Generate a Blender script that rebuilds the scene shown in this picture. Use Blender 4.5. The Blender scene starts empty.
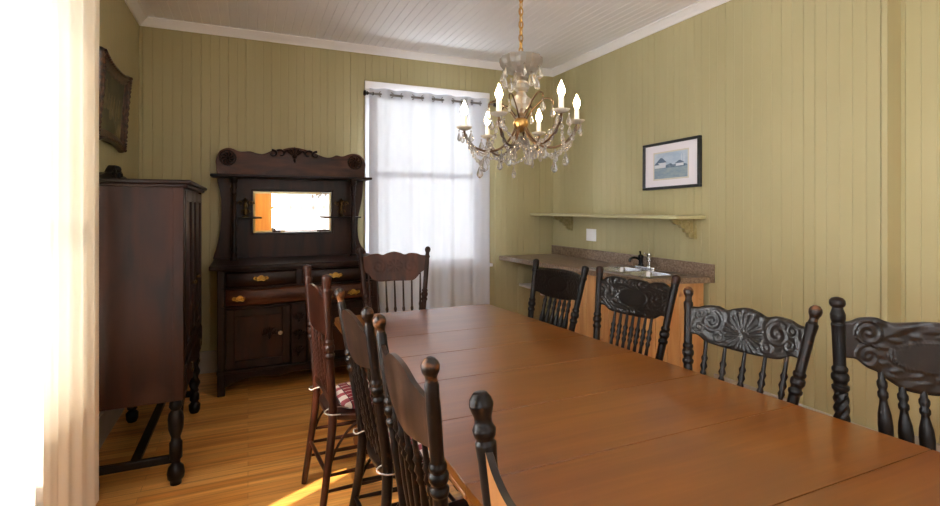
import bpy, bmesh, math, random
from mathutils import Vector, Matrix, Euler
random.seed(7)
PI = math.pi
S = bpy.context.scene
COL = S.collection

# ------------------------------------------------------------------ helpers
class MB:
    """collects geometry for ONE mesh object"""
    def __init__(s): s.v = []; s.f = []; s.mi = []; s.m = 0
    def add(s, vs, fs):
        o = len(s.v); s.v += [tuple(p) for p in vs]
        for f in fs: s.f.append(tuple(i + o for i in f)); s.mi.append(s.m)
        return s
    def box(s, x0, x1, y0, y1, z0, z1):
        vs = [(x, y, z) for z in (z0, z1) for y in (y0, y1) for x in (x0, x1)]
        return s.add(vs, [(0, 2, 3, 1), (4, 5, 7, 6), (0, 1, 5, 4), (2, 6, 7, 3), (0, 4, 6, 2), (1, 3, 7, 5)])
    def bar(s, p, q, w, h):
        p, q = Vector(p), Vector(q); d = (q - p).normalized()
        a = d.cross(Vector((0, 0, 1)))
        if a.length < 1e-4: a = Vector((1, 0, 0))
        a.normalize(); b = a.cross(d)
        vs = []
        for c in (p, q):
            for i, j in ((-1, -1), (1, -1), (1, 1), (-1, 1)): vs.append(c + a * i * w / 2 + b * j * h / 2)
        return s.add(vs, [(3, 2, 1, 0), (4, 5, 6, 7), (0, 1, 5, 4), (1, 2, 6, 5), (2, 3, 7, 6), (3, 0, 4, 7)])
    def sweep(s, pts, rad, n=12, closed=False, tw=None):
        """round tube along pts; rad = number, list or f(i); tw(i, phi) multiplies the radius"""
        pts = [Vector(p) for p in pts]; N = len(pts); rings = []
        ref = None
        for i, p in enumerate(pts):
            if closed: t = pts[(i + 1) % N] - pts[i - 1]
            else: t = pts[min(i + 1, N - 1)] - pts[max(i - 1, 0)]
            t.normalize()
            if ref is None:
                ref = Vector((1, 0, 0)) if abs(t.x) < .9 else Vector((0, 1, 0))
            a = (ref - t * ref.dot(t)).normalized(); ref = a; b = t.cross(a)
            r = rad if isinstance(rad, (int, float)) else rad[i]
            rings.append([p + (a * math.cos(2 * PI * k / n) + b * math.sin(2 * PI * k / n)) * r * (tw(i, 2 * PI * k / n) if tw else 1) for k in range(n)])
        vs = [p for R in rings for p in R]; fs = []
        M = N if closed else N - 1
        for i in range(M):
            j = (i + 1) % N
            for k in range(n): fs.append((i * n + k, i * n + (k + 1) % n, j * n + (k + 1) % n, j * n + k))
        if not closed: fs += [tuple(reversed(range(n))), tuple((N - 1) * n + k for k in range(n))]
        return s.add(vs, fs)
    def lathe(s, p, q, prof, n=14, tw=None):
        """prof = [(t along p->q in metres or fraction, radius)]; t is a fraction"""
        p, q = Vector(p), Vector(q)
        return s.sweep([p + (q - p) * t for t, r in prof], [r for t, r in prof], n, tw=tw)
    def prism(s, poly, f0, f1):
        """poly = 2D list; f0/f1 map (a,b) -> 3D for the two faces"""
        n = len(poly)
        vs = [f0(a, b) for a, b in poly] + [f1(a, b) for a, b in poly]
        fs = [tuple(reversed(range(n))), tuple(range(n, 2 * n))] + [(i, (i + 1) % n, n + (i + 1) % n, n + i) for i in range(n)]
        return s.add(vs, fs)
    def grid(s, nu, nv, f, back=None):
        """f(u,v), u,v in 0..1; back(u,v) closes it into a solid"""
        P = [f(i / nu, j / nv) for j in range(nv + 1) for i in range(nu + 1)]
        W = nu + 1
        F = [(j * W + i, j * W + i + 1, (j + 1) * W + i + 1, (j + 1) * W + i) for j in range(nv) for i in range(nu)]
        if back is None: return s.add(P, F)
        K = len(P)
        P += [back(i / nu, j / nv) for j in range(nv + 1) for i in range(nu + 1)]
        F2 = [tuple(K + k for k in reversed(f)) for f in F]
        E = []
        for i in range(nu):
            E.append((i + 1, i, K + i, K + i + 1)); a = nv * W + i; E.append((a, a + 1, K + a + 1, K + a))
        for j in range(nv):
            a = j * W; E.append((a, a + W, K + a + W, K + a)); b = j * W + nu; E.append((b + W, b, K + b, K + b + W))
        return s.add(P, F + F2 + E)
    def torus(s, c, n, R, r, nr=20, ns=8, sx=1, sy=1, ax=None):
        n = Vector(n).normalized(); a = Vector(ax) if ax else (Vector((0, 0, 1)) if abs(n.z) < .9 else Vector((1, 0, 0)))
        a = (a - n * a.dot(n)).normalized(); b = n.cross(a); c = Vector(c)
        return s.sweep([c + a * math.cos(2 * PI * i / nr) * R * sx + b * math.sin(2 * PI * i / nr) * R * sy for i in range(nr)], r, ns, closed=True)
    def ball(s, c, r, n=10, m=7, sz=1):
        c = Vector(c)
        return s.sweep([c + Vector((0, 0, -r * sz * math.cos(PI * (i + .02) / (m + .04)))) for i in range(m + 1)], [max(r * math.sin(PI * (i + .02) / (m + .04)), 1e-4) for i in range(m + 1)], n)
    def build(s, name, mat, parent=None, smooth=40, bevel=0, seg=2, loc=None):
        me = bpy.data.meshes.new(name); me.from_pydata(s.v, [], s.f)
        mats = mat if isinstance(mat, (list, tuple)) else [mat]
        for m in mats: me.materials.append(m)
        for p, i in zip(me.polygons, s.mi): p.material_index = i
        bm = bmesh.new(); bm.from_mesh(me); bmesh.ops.recalc_face_normals(bm, faces=bm.faces); bm.to_mesh(me); bm.free()
        if smooth:
            me.shade_smooth(); me.set_sharp_from_angle(angle=math.radians(smooth))
        o = bpy.data.objects.new(name, me); COL.objects.link(o)
        if parent: o.parent = parent
        if loc: o.location = loc
        if bevel:
            b = o.modifiers.new('bevel', 'BEVEL'); b.width = bevel; b.segments = seg; b.limit_method = 'ANGLE'; b.angle_limit = math.radians(35)
            b.harden_normals = False
        return o

def tag(o, label=None, cat=None, group=None, kind=None):
    if label: o['label'] = label
    if cat: o['category'] = cat
    if group: o['group'] = group
    if kind: o['kind'] = kind
    return o
def empty(name, loc=(0, 0, 0), rz=0, **k):
    o = bpy.data.objects.new(name, None); COL.objects.link(o); o.location = loc; o.rotation_euler = (0, 0, rz); o.empty_display_size = .1
    return tag(o, **k)
def lerp(tab, x):
    if x <= tab[0][0]: return tab[0][1]
    for (a, b), (c, d) in zip(tab, tab[1:]):
        if x <= c: return b + (d - b) * (x - a) / (c - a)
    return tab[-1][1]
def slerp(tab, x):
    """smooth (Catmull-Rom) table lookup"""
    n = len(tab)
    if x <= tab[0][0]: return tab[0][1]
    for i in range(n - 1):
        if x <= tab[i + 1][0]:
            x0, y0 = tab[i]; x1, y1 = tab[i + 1]; t = (x - x0) / (x1 - x0)
            m0 = (y1 - tab[i - 1][1]) / (x1 - tab[i - 1][0]) if i else (y1 - y0) / (x1 - x0)
            m1 = (tab[i + 2][1] - y0) / (tab[i + 2][0] - x0) if i + 2 < n else (y1 - y0) / (x1 - x0)
            h = x1 - x0
            return (2*t**3-3*t*t+1)*y0 + (t**3-2*t*t+t)*h*m0 + (-2*t**3+3*t*t)*y1 + (t**3-t*t)*h*m1
    return tab[-1][1]
def smooth_poly(pts, n=6, closed=True):
    out = []; N = len(pts)
    for i in range(N if closed else N - 1):
        p0, p1, p2, p3 = (pts[(i + k) % N] if closed else pts[min(max(i + k, 0), N - 1)] for k in (-1, 0, 1, 2))
        for j in range(n):
            t = j / n
            out.append(tuple(.5 * (2*b + (c-a)*t + (2*a-5*b+4*c-d)*t*t + (3*b-a-3*c+d)*t**3) for a, b, c, d in zip(p0, p1, p2, p3)))
    if not closed: out.append(tuple(pts[-1]))
    return out

# ------------------------------------------------------------------ materials
def mk(name):
    m = bpy.data.materials.new(name); m.use_nodes = True; nt = m.node_tree
    return m, nt, nt.nodes['Principled BSDF']
def rgb(h):
    h = h.lstrip('#'); c = [int(h[i:i+2], 16) / 255 for i in (0, 2, 4)]
    return tuple((x / 12.92 if x <= .04045 else ((x + .055) / 1.055) ** 2.4) for x in c) + (1,)
def plain(name, col, rough=.5, metal=0, **k):
    m, nt, b = mk(name); c = rgb(col) if isinstance(col, str) else col
    b.inputs['Base Color'].default_value = c; b.inputs['Roughness'].default_value = rough; b.inputs['Metallic'].default_value = metal
    for key, v in k.items(): b.inputs[key.replace('_', ' ')].default_value = v
    return m
def noisy(name, c1, c2, scale=(8, 8, 8), rough=.5, detail=5, bump=0, lo=.35, hi=.65, rvar=0, coat=0, dist=0, spots=None, metal=0, coord='Object', spec=.5):
    m, nt, b = mk(name); N = nt.nodes; L = nt.links
    tc = N.new('ShaderNodeTexCoord'); mp = N.new('ShaderNodeMapping'); mp.inputs['Scale'].default_value = scale
    nz = N.new('ShaderNodeTexNoise'); nz.inputs['Scale'].default_value = 1; nz.inputs['Detail'].default_value = detail; nz.inputs['Distortion'].default_value = dist
    cr = N.new('ShaderNodeValToRGB'); cr.color_ramp.elements[0].position = lo; cr.color_ramp.elements[1].position = hi
    cr.color_ramp.elements[0].color = rgb(c1); cr.color_ramp.elements[1].color = rgb(c2)
    L.new(tc.outputs[coord], mp.inputs[0]); L.new(mp.outputs[0], nz.inputs['Vector']); L.new(nz.outputs['Fac'], cr.inputs[0])
    out = cr.outputs[0]
    if spots:   # (colour, scale, threshold, softness)
        v = N.new('ShaderNodeTexNoise'); v.inputs['Scale'].default_value = spots[1]; v.inputs['Detail'].default_value = 2
        L.new(tc.outputs[coord], v.inputs['Vector'])
        r2 = N.new('ShaderNodeValToRGB'); r2.color_ramp.elements[0].position = spots[2]; r2.color_ramp.elements[1].position = spots[2] + spots[3]
        mx = N.new('ShaderNodeMix'); mx.data_type = 'RGBA'
        L.new(v.outputs['Fac'], r2.inputs[0]); L.new(r2.outputs[0], mx.inputs[0]); L.new(out, mx.inputs[6]); mx.inputs[7].default_value = rgb(spots[0])
        out = mx.outputs[2]
    L.new(out, b.inputs['Base Color'])
    b.inputs['Roughness'].default_value = rough; b.inputs['Metallic'].default_value = metal
    b.inputs['Coat Weight'].default_value = coat; b.inputs['Coat Roughness'].default_value = .3
    b.inputs['Specular IOR Level'].default_value = spec
    if rvar:
        mr = N.new('ShaderNodeMapRange'); mr.inputs[3].default_value = rough - rvar; mr.inputs[4].default_value = rough + rvar
        L.new(nz.outputs['Fac'], mr.inputs[0]); L.new(mr.outputs[0], b.inputs['Roughness'])
    if bump:
        bp = N.new('ShaderNodeBump'); bp.inputs['Strength'].default_value = bump; bp.inputs['Distance'].default_value = .002
        L.new(nz.outputs['Fac'], bp.inputs['Height']); L.new(bp.outputs[0], b.inputs['Normal'])
    return m

M = {}
M['wall'] = noisy('olive_paint', '#a99f75', '#b4aa81', (1.2, 1.2, .5), .5, 3, spec=.3)
M['ceil'] = noisy('white_ceiling_paint', '#f2f2f7', '#f6f6fa', (2, 2, 2), .5, 3, spec=.3)
M['white'] = noisy('white_trim_paint', '#efecea', '#f4f1ef', (3, 3, 3), .4, 3)
M['greytrim'] = noisy('grey_white_baseboard', '#a39d92', '#b0aaa0', (3, 3, 3), .45, 3)
M['gilt'] = noisy('green_gold_paint', '#8d8150', '#a4976a', (30, 30, 30), .45, 3)
M['shelf'] = noisy('pale_green_paint', '#b3ac82', '#bdb68d', (3, 3, 3), .45, 3)
M['dark'] = noisy('dark_walnut', '#0f0705', '#2a150c', (3, 14, 14), .36, 6, .15, dist=.4, rvar=.08, coat=.0, spec=.22)
M['darkz'] = noisy('dark_walnut_upright_grain', '#0f0705', '#2a150c', (14, 14, 2.2), .36, 6, .15, dist=.5, rvar=.08, coat=.0, spec=.22)
M['panel'] = noisy('reddish_walnut', '#2a120a', '#58301a', (3, 14, 14), .36, 6, .1, dist=.6, coat=.0, spec=.22)
M['panelz'] = noisy('reddish_walnut_upright_grain', '#1c0c06', '#3a1e0f', (12, 12, 2), .36, 6, .1, dist=.6, rvar=.08, coat=.0, spec=.22)
M['cabside'] = noisy('worn_walnut_side', '#1a0b05', '#381a0b', (9, 9, 1.3), .4, 7, .12, dist=.8, rvar=.1, coat=.0, spec=.22, spots=('#3d261a', 3.2, .62, .2))
M['black'] = noisy('ebonised_wood', '#080606', '#15100d', (20, 20, 5), .38, 5, .1, coat=.0, spec=.2)
M['blackrub'] = noisy('ebonised_wood_rubbed', '#090606', '#1c120d', (18, 18, 6), .36, 5, .1, coat=.0, spec=.22, spots=('#3c2617', 30, .64, .1))
M['brownch'] = noisy('brown_oak_chair', '#1c0e09', '#351c12', (20, 20, 5), .36, 5, .1, coat=.0, spec=.22)
M['redch'] = noisy('reddish_chair_wood', '#1b0c07', '#3a1b10', (20, 20, 5), .34, 5, .1, coat=.0, spec=.3)
M['knob'] = noisy('worn_knob_wood', '#160c07', '#6e4322', (26, 26, 40), .32, 3, lo=.44, hi=.62, spec=.35)
M['oakbrown'] = noisy('brown_oak_board', '#2c150c', '#4f2a1a', (20, 20, 5), .38, 5, .1, spec=.3)
M['press'] = noisy('pressed_black_oak', '#0a0706', '#1b120d', (20, 20, 5), .3, 5, .1, spec=.42)
M['wornbrown'] = noisy('worn_brown_board', '#1d120c', '#38251a', (20, 20, 5), .36, 5, .1, spec=.3, spots=('#4a3426', 14, .62, .15))
M['tan'] = noisy('tan_bare_wood', '#8a5a30', '#a87242', (20, 20, 4), .4, 5)
M['table'] = noisy('orange_brown_oak', '#6c390a', '#824b12', (1.6, 26, 26), .275, 7, 0, dist=.7, rvar=0, spec=1.0, lo=.3, hi=.7, spots=('#643408', 2.1, .56, .25))
M['tableedge'] = noisy('oak_edge', '#7a4620', '#a26430', (4, 26, 26), .3, 6, coat=.3)
M['pine'] = noisy('knotty_pine', '#b9824c', '#d0a068', (14, 14, 1.2), .42, 6, .05, dist=1.0, spots=('#7a3d1a', 7.5, .70, .05))
M['orange'] = noisy('orange_pine_casing', '#b06a1e', '#c07c2c', (14, 14, 1.2), .4, 5)
M['mount'] = noisy('dull_brass', '#2e2312', '#6b5227', (40, 40, 40), .4, 3, metal=.8)
M['brass'] = noisy('aged_brass', '#8a6a2c', '#c9a24e', (40, 40, 40), .3, 3, metal=1)
M['gold'] = plain('gilt_brass', '#b08a50', .28, 1)
M['bronze'] = plain('bronzed_brass', '#5c4733', .32, 1)
M['iron'] = plain('dark_bronze', '#3a3430', .35, .8)
M['rodm'] = plain('brushed_rod_metal', '#8d8a88', .35, .9)
M['chrome'] = plain('chrome', '#e0e0e0', .08, 1)
M['steel'] = noisy('stainless_steel', '#c4c6c8', '#d4d6d8', (2, 60, 2), .22, 3, metal=1)
M['dmetal'] = plain('dark_handle', '#1c1c1d', .25, .3)
M['plate'] = plain('white_plastic', '#fbfafa', .35)
M['tie'] = plain('off_white_tape', '#a49a90', .8)
M['porc'] = plain('pale_knob', '#b7aa94', .3)
M['mirror'] = plain('mirror_silver', '#f2f2f0', .01, 1)
M['counter'] = noisy('speckled_brown_laminate', '#69543f', '#8c7763', (70, 70, 70), .36, 4, lo=.38, hi=.62, spots=('#9a8672', 55, .62, .08))
M['mat'] = plain('white_mat_board', '#efe9ee', .7)
M['matline'] = plain('cream_mat_bevel', '#d8cfc0', .7)
M['frame'] = noisy('black_frame', '#131415', '#232426', (20, 20, 20), .35, 3)
M['sky_print'] = noisy('print_sky', '#a9bcd0', '#c6d2dd', (9, 9, 16), .6, 4)
M['field_print'] = noisy('print_field', '#7f95a8', '#97a6ac', (20, 20, 40), .6, 5)
M['bld_print'] = plain('print_building', '#d7dbe2', .6)
M['roof_print'] = plain('print_roof', '#5f7088', .6)
M['tree_print'] = noisy('print_trees', '#4f6478', '#74879a', (40, 40, 40), .6, 4)
M['ornate'] = noisy('carved_brown_frame', '#1c100b', '#5a3a26', (40, 40, 40), .35, 4, .3, coat=.2)
M['canvas'] = noisy('old_canvas', '#37341f', '#6a6443', (3, 3, 3), .5, 4, spots=('#97865a', 5.5, .6, .12))
M['fig'] = noisy('old_canvas_figure', '#675e42', '#857a56', (16, 16, 16), .55, 4)

def floor_mat():
    m, nt, b = mk('honey_strip_floor'); N = nt.nodes; L = nt.links
    tc = N.new('ShaderNodeTexCoord')
    br = N.new('ShaderNodeTexBrick'); br.offset = .37; br.offset_frequency = 2
    br.inputs['Scale'].default_value = 1; br.inputs['Brick Width'].default_value = 1.35; br.inputs['Row Height'].default_value = .058
    br.inputs['Mortar Size'].default_value = .0007; br.inputs['Mortar Smooth'].default_value = .2; br.inputs['Bias'].default_value = 0
    br.inputs['Color1'].default_value = rgb('#cd8436'); br.inputs['Color2'].default_value = rgb('#edb062'); br.inputs['Mortar'].default_value = rgb('#4e2c0e')
    L.new(tc.outputs['Object'], br.inputs['Vector'])
    mp = N.new('ShaderNodeMapping'); mp.inputs['Scale'].default_value = (1.6, 34, 1)
    nz = N.new('ShaderNodeTexNoise'); nz.inputs['Scale'].default_value = 1; nz.inputs['Detail'].default_value = 6; nz.inputs['Distortion'].default_value = .6
    L.new(tc.outputs['Object'], mp.inputs[0]); L.new(mp.outputs[0], nz.inputs['Vector'])
    cr = N.new('ShaderNodeValToRGB'); cr.color_ramp.elements[0].position = .3; cr.color_ramp.elements[1].position = .7
    cr.color_ramp.elements[0].color = (.62, .56, .5, 1); cr.color_ramp.elements[1].color = (1.12, 1.1, 1.05, 1)
    L.new(nz.outputs['Fac'], cr.inputs[0])
    mx = N.new('ShaderNodeMix'); mx.data_type = 'RGBA'; mx.blend_type = 'MULTIPLY'; mx.inputs[0].default_value = 1
    L.new(br.outputs['Color'], mx.inputs[6]); L.new(cr.outputs[0], mx.inputs[7]); L.new(mx.outputs[2], b.inputs['Base Color'])
    b.inputs['Roughness'].default_value = .33; b.inputs['Coat Weight'].default_value = .2; b.inputs['Coat Roughness'].default_value = .3
    return m
M['floor'] = floor_mat()

def plaid_mat():
    m, nt, b = mk('red_plaid_cloth'); N = nt.nodes; L = nt.links
    tc = N.new('ShaderNodeTexCoord'); sp = N.new('ShaderNodeSeparateXYZ'); L.new(tc.outputs['Object'], sp.inputs[0])
    def band(axis, freq, cut):
        a = N.new('ShaderNodeMath'); a.operation = 'MULTIPLY'; a.inputs[1].default_value = freq; L.new(sp.outputs[axis], a.inputs[0])
        f = N.new('ShaderNodeMath'); f.operation = 'FRACT'; L.new(a.outputs[0], f.inputs[0])
        g = N.new('ShaderNodeMath'); g.operation = 'LESS_THAN'; g.inputs[1].default_value = cut; L.new(f.outputs[0], g.inputs[0])
        return g.outputs[0]
    def mix(fac, a, bb):
        x = N.new('ShaderNodeMix'); x.data_type = 'RGBA'; L.new(fac, x.inputs[0])
        if isinstance(a, tuple): x.inputs[6].default_value = a
        else: L.new(a, x.inputs[6])
        x.inputs[7].default_value = bb; return x.outputs[2]
    c = mix(band(0, 12, .5), rgb('#d9cfc6'), rgb('#9a4a52'))
    c = mix(band(1, 12, .5), c, rgb('#7d1f2e'))
    c = mix(band(0, 24, .1), c, rgb('#e6ded6'))
    c = mix(band(1, 24, .1), c, rgb('#3a3038'))
    L.new(c, b.inputs['Base Color']); b.inputs['Roughness'].default_value = .85
    return m
M['plaid'] = plaid_mat()

def perf_mat():
    m, nt, b = mk('perforated_white_metal'); N = nt.nodes; L = nt.links
    tc = N.new('ShaderNodeTexCoord'); v = N.new('ShaderNodeTexVoronoi'); v.inputs['Scale'].default_value = 48; v.inputs['Randomness'].default_value = .15
    L.new(tc.outputs['Object'], v.inputs['Vector'])
    g = N.new('ShaderNodeMath'); g.operation = 'LESS_THAN'; g.inputs[1].default_value = .22; L.new(v.outputs['Distance'], g.inputs[0])
    x = N.new('ShaderNodeMix'); x.data_type = 'RGBA'; L.new(g.outputs[0], x.inputs[0]); x.inputs[6].default_value = rgb('#dcd2cc'); x.inputs[7].default_value = rgb('#2a2422')
    L.new(x.outputs[2], b.inputs['Base Color']); b.inputs['Roughness'].default_value = .4
    return m
M['perf'] = perf_mat()

def sheer(name, col, clear, transl):
    m = bpy.data.materials.new(name); m.use_nodes = True; nt = m.node_tree; N = nt.nodes; L = nt.links; N.clear()
    o = N.new('ShaderNodeOutputMaterial'); t = N.new('ShaderNodeBsdfTransparent'); tl = N.new('ShaderNodeBsdfTranslucent'); d = N.new('ShaderNodeBsdfDiffuse')
    tl.inputs[0].default_value = rgb(col); d.inputs[0].default_value = rgb(col)
    a = N.new('ShaderNodeMixShader'); a.inputs[0].default_value = transl; L.new(d.outputs[0], a.inputs[1]); L.new(tl.outputs[0], a.inputs[2])
    # fine weave: the threads vary a little in density
    tc = N.new('ShaderNodeTexCoord'); nz = N.new('ShaderNodeTexNoise'); mp = N.new('ShaderNodeMapping'); mp.inputs['Scale'].default_value = (60, 60, 2)
    L.new(tc.outputs['Object'], mp.inputs[0]); L.new(mp.outputs[0], nz.inputs['Vector'])
    mr = N.new('ShaderNodeMapRange'); mr.inputs[3].default_value = clear * .75; mr.inputs[4].default_value = clear * 1.25; L.new(nz.outputs['Fac'], mr.inputs[0])
    b = N.new('ShaderNodeMixShader'); L.new(mr.outputs[0], b.inputs[0]); L.new(a.outputs[0], b.inputs[1]); L.new(t.outputs[0], b.inputs[2]); L.new(b.outputs[0], o.inputs[0])
    return m
M['sheer'] = sheer('white_sheer', '#f4f3f2', .15, .5)
M['sheerback'] = sheer('dense_white_sheer', '#d6dae4', .021, .03)
M['sheerfront'] = sheer('plain_white_sheer', '#efeeec', .03, .05)
M['sheer2'] = sheer('cream_sheer', '#f4ead6', .02, .08)
def pane_mat():
    m = bpy.data.materials.new('window_glass'); m.use_nodes = True; nt = m.node_tree; N = nt.nodes; L = nt.links; N.clear()
    o = N.new('ShaderNodeOutputMaterial'); t = N.new('ShaderNodeBsdfTransparent'); g = N.new('ShaderNodeBsdfGlossy'); g.inputs['Roughness'].default_value = .02
    fr = N.new('ShaderNodeFresnel'); fr.inputs[0].default_value = 1.2
    x = N.new('ShaderNodeMixShader'); L.new(fr.outputs[0], x.inputs[0]); L.new(t.outputs[0], x.inputs[1]); L.new(g.outputs[0], x.inputs[2]); L.new(x.outputs[0], o.inputs[0])
    return m
M['pane'] = pane_mat()
def crystal_mat(k):
    m = bpy.data.materials.new('cut_crystal'); m.use_nodes = True; nt = m.node_tree; N = nt.nodes; L = nt.links; N.clear()
    o = N.new('ShaderNodeOutputMaterial'); g = N.new('ShaderNodeBsdfGlass'); g.inputs['IOR'].default_value = 1.5; g.inputs['Roughness'].default_value = .015
    t = N.new('ShaderNodeBsdfTranslucent'); t.inputs[0].default_value = (.95, .93, .9, 1)
    x = N.new('ShaderNodeMixShader'); x.inputs[0].default_value = k; L.new(g.outputs[0], x.inputs[1]); L.new(t.outputs[0], x.inputs[2]); L.new(x.outputs[0], o.inputs[0])
    return m
M['crystal'] = crystal_mat(.24)
M['crystalw'] = crystal_mat(.45)
M['candle'] = plain('white_candle_tube', '#f3ece0', .5)
def bulb_mat():
    m, nt, b = mk('lit_bulb'); b.inputs['Base Color'].default_value = (1, .9, .75, 1)
    b.inputs['Emission Color'].default_value = (1, .74, .42, 1); b.inputs['Emission Strength'].default_value = 40
    return m
M['bulb'] = bulb_mat()

# ------------------------------------------------------------------ room
XL, XR, XR2, YB, YF, YE = -.83, 3.236, 3.361, 4.96, -2.3, 1.617
ZC = 3.025      # ceiling; the crown moulding ends at 2.96
PITCH = .0715
def grooved(name, axis, c, u0, u1, z0, z1, holes=(), inward=1, mat='wall', pitch=PITCH, depth=.0035, half=.0035):
    """a beadboard wall: axis 'x' runs along X at y=c, 'y' along Y at x=c. holes = (u0,u1,z0,z1). inward = sign of the room side"""
    us = [(u0, 0), (u1, 0)]
    k = 0; u = u0 + pitch * .5
    rnd = random.Random(3)
    while u < u1 - .01:
        d = depth * (1.7 if rnd.random() < .3 else rnd.choice((.75, .95, 1.2)))
        us += [(u - half, 0), (u, d), (u + half, 0)]; u += pitch; k += 1
    for h in holes: us += [(h[0], None), (h[1], None)]
    us.sort(key=lambda t: t[0])
    res = []
    for i, (a, d) in enumerate(us):
        if d is None: d = 0
        if res and abs(res[-1][0] - a) < 1e-5: continue
        res.append((a, d))
    m = MB()
    for (a, da), (b, db) in zip(res, res[1:]):
        iv = [(z0, z1)]
        for h in holes:
            if a >= h[0] - 1e-6 and b <= h[1] + 1e-6: iv = [(z0, h[2]), (h[3], z1)]
        for za, zb in iv:
            if zb - za < 1e-4: continue
            if axis == 'x': P = [(a, c - inward * -1 * -da, za), (b, c - inward * -1 * -db, za), (b, c - inward * -1 * -db, zb), (a, c - inward * -1 * -da, zb)]
            else: P = [(c - inward * da, a, za), (c - inward * db, b, za), (c - inward * db, b, zb), (c - inward * da, a, zb)]
            m.add(P, [(0, 1, 2, 3)])
    # the wall's outer face, 15 cm behind
    t = -inward * .15
    cuts = sorted({u0, u1} | {h[0] for h in holes} | {h[1] for h in holes})
    for a, b in zip(cuts, cuts[1:]):
        iv = [(z0, z1)]
        for h in holes:
            if a >= h[0] - 1e-6 and b <= h[1] + 1e-6: iv = [(z0, h[2]), (h[3], z1)]
        for za, zb in iv:
            if axis == 'x': m.add([(a, c + t, za), (b, c + t, za), (b, c + t, zb), (a, c + t, zb)], [(0, 1, 2, 3)])
            else: m.add([(c + t, a, za), (c + t, b, za), (c + t, b, zb), (c + t, a, zb)], [(0, 1, 2, 3)])
    return tag(m.build(name, M[mat], smooth=0), kind='structure')

WB = (1.15, 2.31, .84, 2.60)          # back window opening (x, z)
WL = (.95, 2.72, .65, 2.52)           # left window opening (y, z)
WL_FILL = (-1.75, -.45, .65, 2.52)          # unseen left window behind the camera, added for fill light
WF = (.44, 2.05, .55, 2.35)           # window behind the camera
grooved('wall_back', 'x', YB, XL - .01, XR + .01, 0, ZC, [WB], -1)
grooved('wall_left', 'y', XL, YF, YB, 0, ZC, [WL_FILL, WL], 1)
grooved('wall_right', 'y', XR, YE, YB, 0, ZC, (), -1)
grooved('wall_right_recess', 'y', XR2, YF, YE, 0, ZC, (), -1)
grooved('wall_front', 'x', YF, XL - .01, XR2 + .01, 0, ZC, [WF], 1)
m = MB(); m.box(XR, XR2 + .05, YE, YE + .02, 0, ZC)
tag(m.build('wall_right_return', M['wall'], smooth=0), kind='structure')
m = MB(); m.box(XR - .006, XR, YE, YE + .03, 0, 2.96)
tag(m.build('trim_1', M['wall'], bevel=.002), kind='structure')
m = MB(); m.box(XL - .2, XR2 + .2, YF - .2, YB + .2, -.08, 0)
tag(m.build('floor', M['floor'], smooth=0), kind='structure')
# ceiling boards run along Y
m = MB(); u = XL - .02; res = [(u, 0)]
while u < XR2 + .05:
    res += [(u + .071 - .006, 0), (u + .071 - .003, .005), (u + .071, 0)]; u += .071
for (a, da), (b, db) in zip(res, res[1:]):
    m.add([(a, YF - .02, ZC + da), (b, YF - .02, ZC + db), (b, YB + .02, ZC + db), (a, YB + .02, ZC + da)], [(0, 1, 2, 3)])
m.box(XL - .2, XR2 + .2, YF - .2, YB + .2, ZC + .05, ZC + .1)
tag(m.build('ceiling', M['ceil'], smooth=0), kind='structure')
# crown mouldings
crown = [(0, 2.96), (.012, 2.96), (.016, 2.972), (.03, 2.985), (.048, 3.0), (.058, 3.012), (.07, 3.014), (.072, ZC), (0, ZC)]
def crown_run(name, f0, f1):
    m = MB(); m.prism(crown, f0, f1); tag(m.build(name, M['white'], smooth=30), kind='structure')
crown_run('trim_2', lambda a, b: (XL, YB - a, b), lambda a, b: (XR, YB - a, b))
crown_run('trim_3', lambda a, b: (XL + a, YB, b), lambda a, b: (XL + a, YF, b))
crown_run('trim_4', lambda a, b: (XR - a, YB, b), lambda a, b: (XR - a, YE, b))
crown_run('trim_5', lambda a, b: (XR2 - a, YE, b), lambda a, b: (XR2 - a, YF, b))
# baseboards
def base(name, x0, x1, y0, y1, mat='greytrim'):
    m = MB(); m.box(x0, x1, y0, y1, 0, .19); tag(m.build(name, M[mat], bevel=.006), kind='structure')
base('baseboard_back', XL, 2.72, YB - .022, YB)
base('baseboard_left', XL, XL + .022, YF, YB)
base('baseboard_right', XR - .022, XR, YE, 2.74)
base('baseboard_recess', XR2 - .022, XR2, YF, YE - .002)

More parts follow.
